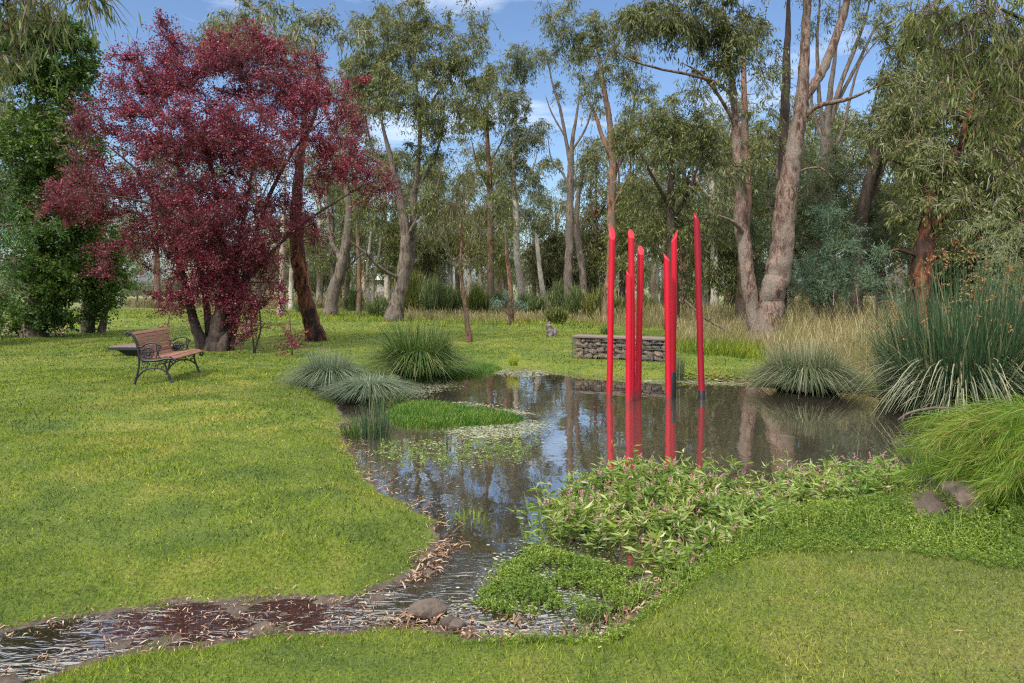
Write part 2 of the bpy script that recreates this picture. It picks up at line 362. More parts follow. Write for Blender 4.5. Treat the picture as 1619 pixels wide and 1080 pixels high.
# ------------------------------------------------------------------ foliage builders
def leaves(mb, pos, dirs, L, W, mat=0, fold=False, rg=rng):
    n = len(pos); L = np.broadcast_to(L, (n,))[:, None]; W = np.broadcast_to(W, (n,))[:, None]
    d = unit(dirs); s = unit(np.cross(d, rg.normal(size=(n, 3))))
    mid = pos + d * L * .45
    if fold:
        nn = np.cross(d, s)
        v = np.stack([pos, mid + s*W*.5 + nn*W*.18, pos + d*L + nn*L*-.12, mid - s*W*.5 + nn*W*.18, mid + d*L*0], 1)
        b = np.arange(n)[:, None]*5
        mb.add(v, np.concatenate([b + [[0,1,2]], b + [[0,2,3]]]).reshape(-1, 3), mat)
    else:
        v = np.stack([pos, mid + s*W*.5, pos + d*L, mid - s*W*.5], 1)
        b = np.arange(n)[:, None]*4
        mb.add(v, b + np.arange(4)[None, :], mat)
def blades(mb, base, az, H, out_, arc, W, seg=4, mat=0, tip=.15, twist=None, sag=0.0):
    """curved strips: base (n,3), az = lean azimuth, H height, out_ sideways reach (linear), arc sideways reach (quadratic), sag = drop"""
    n = len(base); t = np.linspace(0, 1, seg + 1)[None, :]
    H, out_, arc, W, sag = [np.broadcast_to(q, (n,))[:, None] for q in (H, out_, arc, W, sag)]
    hz = out_*t + arc*t*t; z = H*t - sag*t**2.5
    dx, dy = np.cos(az)[:, None], np.sin(az)[:, None]
    c = np.stack([base[:, 0:1] + dx*hz, base[:, 1:2] + dy*hz, base[:, 2:3] + z], -1)
    tw = (az + math.pi/2 if twist is None else twist)
    sx, sy = np.cos(tw)[:, None], np.sin(tw)[:, None]
    w = W * (1 - (1 - tip)*t**1.5) * .5
    off = np.stack([sx*w, sy*w, 0*w], -1)
    v = np.stack([c - off, c + off], 2).reshape(n, -1, 3)
    k = 2*(seg+1); f = []
    for i in range(seg): f.append([2*i, 2*i+1, 2*i+3, 2*i+2])
    mb.add(v, (np.arange(n)[:, None, None]*k + np.array(f)[None]).reshape(-1, 4), mat)

STY = {
 'gum':    dict(nl=150, R=.52, L=(.13,.22), W=.036, droop=1.0, hang=.45, up=.1),
 'gumfar': dict(nl=70, R=.85, L=(.24,.38), W=.065, droop=.9, hang=.5, up=.1),
 'near':   dict(nl=60, R=.32, L=(.10,.17), W=.017, droop=1.6, hang=.6, up=0),
 'plum':   dict(nl=250, R=.40, L=(.035,.065), W=.032, droop=.1, hang=.1, up=.35),
 'green':  dict(nl=120, R=.38, L=(.08,.13), W=.065, droop=.2, hang=.1, up=.5),
 'cypress':dict(nl=130, R=.48, L=(.10,.2), W=.03, droop=.5, hang=.35, up=.0),
 'wattle': dict(nl=150, R=.42, L=(.09,.16), W=.016, droop=.1, hang=.1, up=.5),
 'olive':  dict(nl=150, R=.34, L=(.06,.11), W=.012, droop=.9, hang=.4, up=.1),
}
def crown_mesh(mb, cen, sty, rg, scale=1.0, mat=0, nlmul=1.0):
    s = STY[sty]; nc = len(cen); nl = int(s['nl'] * nlmul); nt_ = 9
    cr = np.exp(rg.normal(0, .28, nc)) * s['R'] * scale
    cd = unit(rg.normal(size=(nc, nt_, 3)) + [0, 0, s['up']])
    k = rg.integers(0, nt_, (nc, nl)); t = rg.random((nc, nl))**.75
    d = cd[np.arange(nc)[:, None], k]
    R_ = cr[:, None, None]; tt = t[..., None]
    pos = cen[:, None, :] + d*tt*R_ + np.array([0, 0, -1.0])*(s['hang']*tt**2)*R_ + rg.normal(size=d.shape)*R_*.10
    dr = d*.5 + rg.normal(size=d.shape)*.55 + np.array([0, 0, -1.0])*s['droop']
    n = nc*nl
    L = rg.uniform(*s['L'], n)*scale; W = s['W']*rg.uniform(.7, 1.3, n)*scale
    # twiglets
    tp = cen[:, None, :] + cd*R_*.95 + np.array([0, 0, -1.0])*s['hang']*.9*R_
    md = cen[:, None, :] + cd*R_*.5
    th = .006*scale*(1.6 if sty == 'gumfar' else 1)
    for dv in ([th, 0, 0], [0, 0, th]):
        a = np.broadcast_to(cen[:, None, :], tp.shape)
        v = np.stack([a - dv, a + dv, md + dv, md - dv, tp], 2).reshape(-1, 5, 3)
        b = np.arange(len(v))[:, None]*5
        mb.add(v, b + np.array([[0,1,2,3]]), 1); mb.f.append((b + np.array([[3,2,4]]) + mb.n - len(v)*5, 1, False))
    leaves(mb, pos.reshape(-1, 3), dr.reshape(-1, 3), L, W, mat, rg=rg)
def grow(mb, nodes, nrad, cen, rg, rtip=.008, k=5, lift=.12):
    """join each cluster centre to the nearest wood already there"""
    pts = np.array(nodes); rad = list(nrad); d0 = np.min(np.linalg.norm(cen[:, None] - pts[None], axis=2), axis=1)
    order = np.argsort(d0); P_ = [np.array(q) for q in pts]; lines = []
    par = list(range(len(P_)))
    arr = np.array(P_); arad = np.array(rad)
    for i in order:
        c = cen[i]; dv = arr - c; d = np.linalg.norm(dv, axis=1)
        cost = d + .55*np.maximum(0, arr[:, 2] - c[2] + .05) - np.minimum(arad, .05)*2
        j = int(np.argmin(cost)); a = arr[j]; L = d[j]
        r0 = min(arad[j]*.75, .010 + .016*L**.9)
        mid = a*.5 + c*.5 + np.array([0, 0, lift*L*.3]) + rg.normal(size=3)*L*.07
        q1 = a*.75 + mid*.25 + (mid - a)*.25 + rg.normal(size=3)*L*.03
        line = smooth_poly([a, q1, mid, c], 3)
        rr = np.linspace(r0, rtip, len(line))
        lines.append((line, rr))
        arr = np.vstack([arr, line[3::3]]); arad = np.append(arad, rr[3::3])
    for line, rr in lines: mb.tube(line[::2] if len(line) > 6 else line, rr[::2] if len(line) > 6 else rr, k, cap=False)
def limbpts(pts, D, seg=6):
    q = np.array([(*P(p[0], p[1], D + (p[3] if len(p) > 3 else 0)), p[2] / F * D / 2) for p in pts])
    q = smooth_poly(q, seg); q[:, 3] = np.maximum(q[:, 3], .004)
    return q[:, :3], q[:, 3]
def crown_centres(crowns, D, rg, per=2.4):
    out_ = []
    for c in crowns:
        cx, cy, rx, ry = c[:4]; dd = c[4] if len(c) > 4 else 0; dens = c[5] if len(c) > 5 else 1
        Dc = D + dd; a = rx/F*Dc; cz = ry/F*Dc; b = max(.5, min((a + cz)/2, 2.2))
        n = max(2, int(per*dens*math.pi*a*cz))
        u = unit(rg.normal(size=(n, 3))) * rg.random((n, 1))**.42
        out_.append(P(cx, cy, Dc) + u*[a, b, cz])
    return np.concatenate(out_)
PM = {'gum':1.6,'plum':2.7,'green':3.2,'wattle':1.9,'near':1.7,'gumfar':2.8,'cypress':1.4,'olive':1.2}
NL = 0
def tree(name, label, cat, D, limbs, crowns, leaf, sty, bark, seed, twig='twig', per=2.4, scale=1.0, group=None, base=None, flare=True, nlmul=1.0, rtip=.008, crown_name='crown', k=10):
    rg = np.random.default_rng(seed)
    p0 = limbs[0][0]; b = P(p0[0], HY + CH*F/D, D) if base is None else np.array(base, float)
    b[2] = 0 if base is None else b[2]
    if base is None: b[2] = float(hgt(b[0], b[1]))
    e = empty(name, b); tag(e, label, cat, group)
    nodes = []; rad = []
    for i, lm in enumerate(limbs):
        pts, r = limbpts(lm, D)
        if i == 0 or (len(lm) and abs(pts[0][2]) < .6 and pts[0][2] < .35):
            pts = pts.copy(); pts[0] = [*pts[0][:2], min(pts[0][2], -.05) - .22]
            if flare: r = r * (1 + .32*np.exp(-np.maximum(0, pts[:, 2])/.35))
            nm = 'trunk'
        else: nm = 'limb'
        if crowns: t_ = np.linspace(0, 1, len(r)); r = r*(.9 if nm == 'limb' else 1)*(1-t_**6) + .012*t_**6
        mb = MB(); mb.tube(pts + rg.normal(size=pts.shape)*r[:, None]*.06, r, k if nm == 'trunk' else max(6, k-3), cap=True, wob=.055)
        mb.build(nm, M[bark], e, b)
        sel = pts[:, 2] > .5
        nodes += list(pts[sel]); rad += list(r[sel])
    if crowns:
        cen = crown_centres(crowns, D, rg, per*PM[sty])
        cen = cen[cen[:, 2] > .12]
        mb = MB(); grow(mb, nodes, rad, cen, rg, rtip); mb.f = [(f_, 1, s_) for f_, _, s_ in mb.f]
        crown_mesh(mb, cen, sty, rg, scale, 0, nlmul); mb.build(crown_name, [M[leaf], M[twig]], e, b)
    return e
def Dg(py, z=0): return (CH - z)*F/(py - HY)
# ------------------------------------------------------------------ trees: (px, py, width px[, depth offset])
# purple plum
D = 16.6
tree('plum_tree', 'wide purple leaved tree with several dark stems behind the garden bench', 'tree', D,
 [[(342,556,30),(346,520,26),(352,480,20),(356,430,15),(350,370,11),(340,300,8),(330,230,6),(325,160,4)],
  [(322,552,18,.2),(306,505,14,.2),(292,450,11,.1),(275,390,9,0),(250,330,7,-.2),(215,270,5,-.4),(170,230,3,-.6)],
  [(358,554,16,.2),(372,505,13,.3),(385,450,11,.3),(402,380,9,.3),(430,300,7,.3),(470,230,6,.5),(520,180,3,.6)],
  [(335,555,14,.4),(328,500,11,.5),(318,420,9,.8),(300,340,8,1.2),(280,260,6,1.6),(265,180,4,1.8)],
  [(350,555,14,-.3),(362,500,11,.3),(372,430,9,.6),(385,350,7,.9),(400,260,5,1.2),(415,170,3,1.3)],
  [(356,430,8),(330,390,6,-.3),(290,350,5,-.8),(230,320,4,-1.2),(150,305,3,-1.6)],
  [(385,450,8),(420,410,6,.2),(470,360,5,.2),(530,320,4,.1),(580,290,3,0)]],
 [(240,130,75,50,0,1.6),(330,110,95,52,0,1.7),(430,130,85,60,.2,1.6),(500,180,75,60,.2,1.5),(190,200,70,50,-.3,1.5),(290,210,95,60,-1,1.6),(400,220,95,60,-1,1.6),(330,250,120,50,.4,1.0),
  (540,250,60,55,0,1.3),(150,300,80,52,-.5,1.2),(120,330,50,28,-.8,1),(250,320,80,60,.3,1.1),(360,320,80,60,.5,1.0),(470,320,60,50,.2,1.0),(580,290,38,28,0,1.0),
  (400,75,50,30,.2,1.1),(260,70,40,25,0,.8),(340,400,75,60,.3,1.9),(275,400,45,50,0,1.2),(405,430,42,48,.1,1.3),(360,465,40,45,-.1,2.0),(300,455,36,34,0,1.3),(330,330,90,50,-1,1.2),(420,370,60,50,-.6,1.2),(220,380,40,40,-.5,.8),
  (480,395,35,25,.3,.5),(150,395,22,30,-.8,.6),(155,430,18,20,-.9,.6),(250,470,28,22,0,.4),(265,48,12,12,0,1.2),(85,335,28,10,-.8,1.2),(560,130,22,14,.2,1),(330,400,60,50,-.6,1.2),(300,480,40,26,-.3,1.0),(395,470,36,26,-.2,1.0)],
 'plum', 'plum', 'bark_dark', 11, twig='bark_dark', per=2.9, rtip=.005, nlmul=1.15)
# root suckers of the plum
tree('plum_sucker', 'low spray of purple sprouts between the plum stems and the rusty trunk', 'shrub', Dg(556),
 [[(402,556,3),(398,520,2.4),(395,490,2)],[(402,556,3),(412,520,2.2),(410,485,2)]], [(398,500,22,34,0,1.3),(388,535,18,16,0,.9)], 'plum', 'plum', 'bark_dark', 12, twig='bark_dark', flare=False)
tree('plum_sucker', 'small purple sprout at the foot of the rusty trunk', 'shrub', Dg(560),
 [[(462,560,3),(460,535,2),(458,500,2)]], [(462,538,20,13,0,.9),(440,480,10,30,0,.5)], 'plum', 'plum', 'bark_dark', 13, twig='bark_dark', flare=False)
# left side
tree('evergreen_tree', 'tall dense glossy green tree at the far left edge with a short stout trunk', 'tree', Dg(533),
 [[(52,533,30),(55,505,28),(58,450,22),(62,380,18),(64,300,14),(60,200,10),(55,110,6)],[(58,450,14),(80,390,10,.2),(95,300,8,.3),(100,200,6,.4),(102,110,4,.4)],[(60,420,10),(35,340,9,.3),(25,250,6,.4),(20,150,4,.3)]],
 [(40,100,55,75,0,1.5),(100,130,50,75,.2,1.5),(35,230,60,70,0,1.3),(105,240,55,70,0,1.5),(50,330,60,60,0,1.4),(115,350,48,55,.2,1.5),(75,420,65,55,0,1.8),(82,460,36,38,-.3,1.7),(70,490,42,25,-.2,1.8),(25,495,50,28,.2,1.6),(85,508,30,14,0,1.6),(60,55,70,40,0,1.0),(125,75,30,40,.3,1)],
 'green', 'green', 'bark', 21, per=3.4, scale=.95)
tree('evergreen_tree', 'small bushy green tree with three short trunks between the plum and the tall evergreen', 'tree', Dg(526),
 [[(142,526,13),(143,500,11),(146,450,8),(150,400,5)],[(134,523,9,.3),(133,495,8,.3),(132,440,6,.3)],[(160,527,10),(164,505,9),(172,470,7),(176,420,4)]],
 [(158,400,32,40,0,1.8),(150,450,32,45,0,2.0),(170,455,30,42,0,1.8),(175,410,22,36,0,1.5),(150,492,22,16,0,1.6)], 'green', 'green', 'bark', 22, per=3.0)
tree('conifer', 'dark conifer with drooping pale tipped boughs at the left edge', 'tree', Dg(548),
 [[(-75,548,34),(-75,400,27),(-72,250,20),(-70,60,10)],[(-74,430,8),(-30,412,6,-.3),(35,408,3,-.6)],[(-74,380,8),(-20,360,6,-.3),(60,352,3,-.6)]],
 [(-90,120,70,60,0,1),(-90,240,75,60,0,1.2),(-70,330,75,40,0,1.4),(10,372,55,13,-.6,1.8),(60,350,34,10,-.6,1.2),(5,418,45,13,-.6,1.6),(-70,440,70,45,0,1.4),(-30,480,50,30,.3,1.4),(-60,515,60,18,.2,1.2)], 'cypress', 'cypress', 'bark_dark', 23, per=3.2)
# gums behind the plum
tree('gum_tree', 'leaning gum with rust red peeling bark and charred base beside the plum', 'tree', Dg(540),
 [[(501,540,27),(492,505,25),(480,460,24),(472,410,24),(468,360,21),(470,300,17),(478,230,14),(484,160,10),(490,100,6)],[(478,230,9),(500,170,7,.4),(502,110,5,.5),(497,60,4,.5)],[(484,160,6),(460,110,5),(430,60,3)]],
 [(420,28,55,26,.5,.9),(505,30,50,30,.5,.9),(370,20,30,18,.5,.5),(545,60,35,35,1,.6),(470,60,40,25,0,.5)], 'gum_blue', 'gum', 'bark_char', 31, twig='twig_pale')
tree('gum_tree', 'crooked grey gum with a dark split base behind the rusty trunk', 'tree', Dg(500),
 [[(521,500,20),(528,460,19),(540,420,17),(548,380,15),(552,330,12),(545,270,9),(540,200,7)],[(528,465,5),(545,430,4,.2),(565,408,3,.4),(580,395,2,.6)],[(540,415,8),(524,380,7,.5),(518,340,6,.8),(515,280,4,1)]],
 [(560,200,45,60,0,1.0),(520,130,60,40,0,.8),(590,150,40,50,0,.9),(600,60,45,50,0,.7)], 'gum_blue', 'gum', 'bark', 32, twig='twig_pale', per=1.9, scale=1.2)
tree('gum_tree', 'straight cream barked gum seen between the plum and the rusty trunk', 'tree', Dg(500)+1,
 [[(444,498,12),(446,470,10),(446,430,9),(447,380,9),(450,300,7),(452,180,5)]], [(400,60,70,45,1,1.2),(340,75,45,40,1,.9),(470,80,40,40,0,.8)], 'gum_yellow', 'gum', 'bark_pale', 33, per=2.0, scale=1.35)
# the big forked gum in the middle left
D = Dg(508)
tree('gum_tree', 'big forked gum with a long low branch reaching over the lawn behind the tussock', 'tree', D,
 [[(621,508,27),(629,475,23),(636,445,21),(640,410,19),(641,370,17),(636,335,15),(627,290,12),(615,240,10),(603,190,7),(592,130,5)],
  [(632,462,18,.5),(648,420,15,.6),(652,370,14,.5),(654,320,12,.4),(660,270,10,.3),(664,220,8,.3),(662,160,6),(655,110,4)],
  [(636,440,8),(622,436,7,-.3),(600,422,6.5,-.8),(580,402,5,-1.2),(558,385,4,-1.5),(548,372,3,-1.7)],
  [(656,300,7,.3),(680,265,6,.6),(695,225,5,.8),(702,180,4,.9),(700,120,3,.9)],
  [(640,380,6),(668,330,5,-.4),(690,300,4,-.7),(700,250,3,-.8)],
  [(627,290,6),(600,262,5,.3),(585,220,4,.5),(575,170,3,.5)],
  [(664,200,5),(690,150,4,.4),(720,110,3,.5)]],
 [(590,115,45,50,0,1.5),(640,85,55,50,0,1.5),(645,150,50,45,-.8,1.3),(690,70,45,45,.5,1.2),(705,130,45,40,.3,1.2),(690,185,50,35,-.6,1.6),(730,180,30,32,.3,1.2),(560,100,30,45,.5,1.1),(600,45,55,30,.5,.8),(660,25,60,25,.8,.7),(740,90,40,50,.5,.8),(570,180,35,35,0,.9),(740,30,45,28,.8,.8),(560,245,30,30,0,.6),(600,290,28,30,.2,.5),(690,260,30,35,.3,.7),(670,320,30,26,-.3,.5),(620,30,80,30,0,.9),(760,140,30,40,.5,.8),(650,250,50,40,.6,.6),(600,340,40,34,1.2,.7),(690,350,36,40,1.0,.6),(560,330,30,36,1.0,.6)],
 'gum', 'gum', 'bark', 34, per=2.1, scale=1.1)
# slim background stems
def slim(pts, crowns, label, D, seed, bark='bark_red', leaf='gum', per=1.7, scale=1.2, sty='gum', extra=None):
    return tree('gum_tree', label, 'tree', D, [pts] + (extra or []), crowns, leaf, sty, bark, seed, per=per, scale=scale, k=8)
slim([(567,500,7),(568,450,7),(567,400,7),(563,340,6),(560,260,4)], [(570,300,30,40,0,.8),(590,350,20,22,0,.6)], 'thin red brown gum stem under the tip of the purple crown', 38, 41)
slim([(589,492,6),(590,450,6),(600,400,5),(604,350,5),(606,290,4)], [(600,250,35,35,0,.9)], 'thin white stemmed gum leaning beside a twin dark stem', 42, 42, 'bark_pale', extra=[[(588,492,5,.1),(581,450,5),(583,400,5),(588,350,4),(580,300,3)]])
slim([(777,490,12),(776,440,11),(775,390,11),(775,330,10),(773,260,9),(770,190,6),(773,120,4)], [(765,130,35,30,0,1.2),(750,190,30,50,0,1.3),(790,250,28,35,0,.9),(755,270,25,30,0,.8),(745,330,20,25,0,.6),(790,330,26,40,.4,.8),(760,390,26,30,.4,.8),(800,400,24,26,.3,.7)], 'orange barked straight gum near the middle of the grove', 39, 43, 'bark_red','gum_yellow',
     extra=[[(774,300,5),(755,260,4),(745,220,3)],[(773,260,4),(795,220,3),(800,190,2)]])
slim([(826,492,12),(824,450,12),(817,400,10),(816,340,9),(812,280,8),(815,210,6),(820,140,4)], [(820,100,36,32,0,1.7),(805,165,38,35,0,1.6),(830,210,36,30,0,1.5),(845,275,26,40,0,1.3),(800,300,24,40,0,.9),(840,350,24,34,0,.8),(815,240,30,30,0,1.2)], 'white upper trunked gum with a full drooping grey green crown', 38, 44, 'bark_pale','gum_blue', per=2.0,
     extra=[[(814,300,5),(840,270,4),(850,240,3)],[(812,260,4),(795,230,3)]])
slim([(861,478,8),(856,445,8),(852,415,7),(849,385,6),(847,362,3)], [], 'bleached dead trunk curving beside the dark thicket', 42, 45, 'bark_pale')
slim([(897,488,14),(898,440,14),(900,390,13),(901,330,12),(902,280,11),(904,230,8),(912,180,6),(918,130,4)],
     [(866,90,18,22,0,1.3),(925,90,26,40,0,1.0),(935,160,22,24,0,.9),(872,250,18,24,0,1.0),(880,150,16,20,0,.6)], 'slender gum with bare upswept limbs against open sky', 33, 46, 'bark', 'gum',
     extra=[[(902,265,7),(893,210,6),(885,170,5),(873,130,4),(862,75,3)],[(901,300,5),(890,275,4),(872,252,3),(866,215,2)],[(903,240,5),(925,205,4),(938,165,3),(946,130,2)],[(893,215,4),(873,180,3),(862,150,2)]], per=1.9, scale=1)
slim([(924,482,11),(922,440,11),(917,400,11),(911,350,10),(916,300,8),(928,240,5)], [(925,290,25,30,0,1.0),(905,330,22,20,0,.7)], 'leaning grey gum immediately before the dark thicket', 36, 47, 'bark')
D = 28.5
tree('gum_tree', 'tall dark reddish gum standing straight up behind the red poles', 'tree', D,
 [[(960,508,17),(962,470,16),(966,430,15),(968,380,14),(967,320,14),(969,260,13),(965,200,11),(955,140,9),(945,80,7),(940,20,5)],
  [(967,250,9),(952,215,8),(940,180,6),(925,150,4)],[(968,280,8),(990,235,7,.4),(1000,190,5,.6),(1005,130,4,.7)],[(967,330,5),(985,295,4,-.3),(1000,262,3,-.5)]],
 [(900,30,40,40,0,1.1),(950,50,45,45,0,1.4),(1000,50,40,50,0,1.4),(960,120,40,35,0,1.1),(1005,140,30,40,.4,1.2),(910,60,40,36,.5,1.0),(985,180,26,30,0,.9),(1000,230,35,35,.2,1.2),(930,120,22,30,0,.7),(905,75,28,28,0,.7),(1015,290,30,30,0,.8)], 'gum', 'gum', 'bark_red', 51, per=2.0)
# middle right
D = 24
tree('gum_tree', 'leafy gum whose crown fills the space above the tallest red poles', 'tree', D,
 [[(1062,515,22),(1063,460,20),(1062,400,16),(1060,330,13),(1062,260,10),(1065,200,7)],[(1061,330,8),(1035,285,6,-.4),(1010,240,4,-.8)],[(1062,350,8),(1090,300,6,-.3),(1110,240,4,-.6)]],
 [(1030,180,50,35,-.5,1.7),(1085,175,45,35,-.3,1.7),(1000,215,30,28,0,1.3),(1060,230,60,35,-.5,1.4),(1110,220,35,40,0,1.5),(1090,290,45,35,0,1.2),(1020,280,30,28,0,.8),(1120,330,38,40,.2,1.0),(1040,350,30,30,.3,.8),(1130,400,34,40,0,1.0),(1085,440,28,40,1,.9),(1095,380,25,30,0,.8),(1010,330,40,40,.5,1.0),(1000,400,36,40,.8,1.0),(1140,250,36,40,.6,1.2),(1150,440,36,40,.8,1.0),(1075,350,50,34,.4,1.0)],
 'gum', 'gum', 'bark_dark', 52, per=2.3)
# the two-trunked gum by the water
D = Dg(545)
tree('gum_tree', 'large two trunked gum with pinkish brown bark standing near the pond edge', 'tree', D,
 [[(1208,548,40),(1217,500,37),(1226,450,37),(1235,400,36),(1240,350,34),(1245,300,31),(1253,250,27),(1262,200,24),(1268,160,22),(1271,110,18),(1274,50,17),(1277,-20,15),(1280,-110,11),(1276,-220,7)],
  [(1203,548,28,.1),(1192,500,23,.2),(1184,450,22,.2),(1178,400,22,.3),(1172,350,23,.4),(1172,300,20,.4),(1166,245,16,.5),(1164,200,14,.5),(1158,140,12,.6),(1150,70,10,.6),(1140,-20,8,.6),(1120,-110,5,.6)],
  [(1268,158,17),(1290,130,16,.1),(1310,90,15,.2),(1328,40,14,.3),(1340,-5,13,.3),(1352,-80,9,.4),(1360,-170,6,.4)],
  [(1265,192,10),(1285,172,9,-.2),(1310,163,8,-.4),(1335,158,7,-.6),(1356,151,6,-.8),(1390,135,4,-1)],
  [(1260,274,5),(1275,267,4,-.2),(1298,266,3.5,-.4),(1318,282,2,-.5)],
  [(1176,370,9,.3),(1160,352,7,-.1),(1135,340,4,-.4)],
  [(1164,205,7,.5),(1148,170,6,.2),(1112,120,5,-.2),(1080,100,4,-.5)],
  [(1158,150,7,.6),(1130,130,6,0),(1090,118,5,-.5),(1040,108,4,-1),(985,88,3,-1.4),(950,45,2,-1.6)]],
 [(1090,35,60,40,0,1.9),(1145,60,50,45,0,1.8),(1040,40,45,35,-.5,1.5),(1170,25,50,35,0,1.5),(1000,25,35,25,-1,1.2),(1135,110,38,22,0,1.0),(1150,300,26,32,.3,.6),(1175,250,34,22,.3,.5),(1100,-60,120,50,0,1),(1290,-130,110,50,0,1),(1380,-100,80,60,0,1),(1400,125,25,14,-1,.8),(1215,-90,60,50,0,1)],
 'gum_dark', 'gum', 'bark_twin', 53, per=3.2, scale=.95, k=14)
tree('gum_tree', 'dark straight gum half hidden behind the two trunked gum', 'tree', 24,
 [[(1172,510,20),(1175,440,18),(1178,370,17),(1180,300,15),(1178,200,12),(1176,100,10),(1175,0,8)]], [(1205,60,30,40,0,1.0),(1215,120,22,35,0,.9),(1195,180,25,30,0,.8),(1185,-60,70,50,0,.7),(1205,220,25,25,0,.8)], 'gum', 'gum', 'bark_red', 54)
tree('gum_tree', 'mossy dark pole trunk rising just beside the main fork of the two trunked gum', 'tree', 25,
 [[(1232,505,20),(1234,400,18),(1237,300,16),(1240,200,15),(1243,120,14),(1246,40,12),(1248,-60,8)]], [(1222,100,16,40,0,.8),(1250,-80,80,50,0,.7),(1225,210,20,25,0,.6)], 'gum_dark', 'gum', 'bark_dark', 55)
tree('gum_tree', 'fan of many thin bare upright stems rising from one trunk against the sky', 'tree', 27,
 [[(1305,498,26),(1307,420,24),(1307,350,22),(1307,280,20),(1307,225,17),(1308,190,11),(1313,140,9),(1320,90,7),(1326,30,5),(1330,-30,4)],
  [(1307,225,10),(1298,180,8),(1293,120,7),(1292,60,5),(1296,0,4),(1298,-40,3)],
  [(1307,215,11),(1320,160,9,.2),(1338,110,8,.3),(1352,75,7,.4),(1368,30,5,.5),(1380,-20,4,.5)],
  [(1310,200,8),(1330,150,7,.4),(1356,100,6,.6),(1380,50,5,.8),(1402,0,4,1)],
  [(1305,230,7),(1290,190,6,.3),(1283,150,5,.5),(1300,110,4,.6),(1322,60,4,.8),(1330,10,3,.9)],
  [(1318,240,7),(1334,200,6),(1345,150,5),(1360,100,4),(1390,60,3)]],
 [(1300,20,20,25,0,.4),(1378,60,25,35,0,.5),(1345,-40,80,40,0,.9),(1285,50,14,30,0,.5),(1270,-20,30,30,0,.5)], 'gum', 'gum', 'bark', 56)
tree('gum_tree', 'pair of dark slanting trunks leaning away from the fan stemmed gum', 'tree', 24,
 [[(1350,500,24),(1356,420,22),(1362,350,20),(1373,290,17),(1388,235,15),(1402,180,12),(1418,120,10),(1432,60,7),(1442,0,5)],
  [(1362,350,14,.3),(1384,290,13,.3),(1400,245,12,.3),(1412,200,10,.3),(1440,140,8,.3),(1465,90,6,.3),(1490,40,4,.3)],
  [(1380,262,6),(1376,200,5),(1388,140,4),(1400,90,3)]],
 [(1420,60,50,45,0,1.1),(1385,190,35,40,0,.8),(1440,140,50,45,0,1.5),(1480,70,60,50,0,1.6),(1425,220,40,45,0,1.3),(1350,230,30,30,0,.7),(1400,20,40,25,0,.6)], 'gum', 'gum', 'bark_dark', 57, per=2.8)
tree('gum_tree', 'twisted red barked gum with pale broken boughs behind the tall rush clump', 'tree', 18.5,
 [[(1462,540,36),(1460,480,32),(1456,430,30),(1462,390,28),(1470,350,24),(1474,320,20),(1500,270,14),(1520,230,11),(1530,180,8),(1550,120,5)],
  [(1466,370,14),(1490,345,10,-.3),(1520,325,7,-.5),(1560,300,5,-.8)],
  [(1474,320,12),(1455,290,9,.3),(1430,262,6,.5),(1395,250,4,.6)],
  [(1458,420,9),(1490,400,7,-.4),(1530,372,5,-.6),(1570,350,4,-.8)],
  [(1460,410,6),(1420,395,5,-.3),(1395,405,3,-.5)],
  [(1518,235,9),(1560,195,7,.3),(1600,165,6,.4),(1640,140,5,.5)],[(1515,240,7),(1528,190,6,-.3),(1546,165,4,-.4)]],
 [(1470,260,60,50,0,1.2),(1540,270,55,45,0,1.5),(1590,290,45,50,0,1.5),(1520,320,60,35,-.5,1.4),(1570,350,60,30,0,1.4),(1460,190,50,40,.5,1.1),(1530,120,60,50,.5,1.6),(1600,130,60,60,.5,1.6),(1500,380,40,25,0,.8),(1600,210,50,45,.5,1.4),(1440,320,35,30,.2,.9),(1420,200,36,40,.6,1.1),(1500,200,50,40,.6,1.3),(1440,130,40,36,.6,1.0)], 'gum', 'gum', 'bark_char', 58, twig='twig_pale', per=3.6)
# wattles and shrubs at the right
tree('wattle_tree', 'large soft dark wattle bush filling the space behind the two trunked gum', 'tree', 25,
 [[(1290,505,14),(1290,440,12),(1295,380,9),(1300,320,6)],[(1290,470,9),(1260,400,7),(1240,340,4)],[(1290,470,9),(1340,400,7),(1370,340,4)]],
 [(1210,370,50,70,0,1.7),(1260,300,50,60,0,1.9),(1310,290,50,55,0,1.9),(1360,330,50,50,0,1.8),(1260,380,55,60,0,1.8),(1340,390,60,50,0,1.9),(1400,350,50,50,0,1.8),(1390,410,50,40,0,1.7),(1220,440,40,45,0,1.5),(1300,450,60,40,0,1.6),(1440,380,30,50,0,1.2),(1200,470,40,30,0,1.3),(1380,470,50,30,0,1.4),(1290,230,36,30,.4,1),(1350,270,40,34,.4,1.1),(1210,290,30,40,.5,1)], 'wattle', 'wattle', 'bark_dark', 61, per=2.2, scale=1.15)
tree('wattle_tree', 'upright feathery blue green young wattle in the dry grass', 'shrub', Dg(535),
 [[(1318,535,6),(1316,480,5),(1320,420,4),(1318,350,3)],[(1317,490,4),(1295,430,3),(1290,380,2)],[(1317,480,4),(1345,420,3),(1350,380,2)]],
 [(1312,350,20,34,0,2.4),(1320,400,34,38,0,2.4),(1300,445,36,32,0,2),(1340,440,32,32,0,2),(1275,450,22,28,0,1.6),(1262,420,14,24,0,1.2),(1345,375,14,22,0,1.6)], 'wattle_blue', 'wattle', 'bark_dark', 62, twig='wattle_blue', flare=False, rtip=.004)
tree('wattle_tree', 'low blue green wattle sprig beside the rush clump', 'shrub', Dg(545),
 [[(1386,545,4),(1386,490,3),(1384,420,2)]], [(1384,410,16,22,0,2.2),(1378,450,20,24,0,1.6),(1420,480,18,22,0,1.2)], 'wattle_blue', 'wattle', 'bark_dark', 63, twig='wattle_blue', flare=False, rtip=.004)
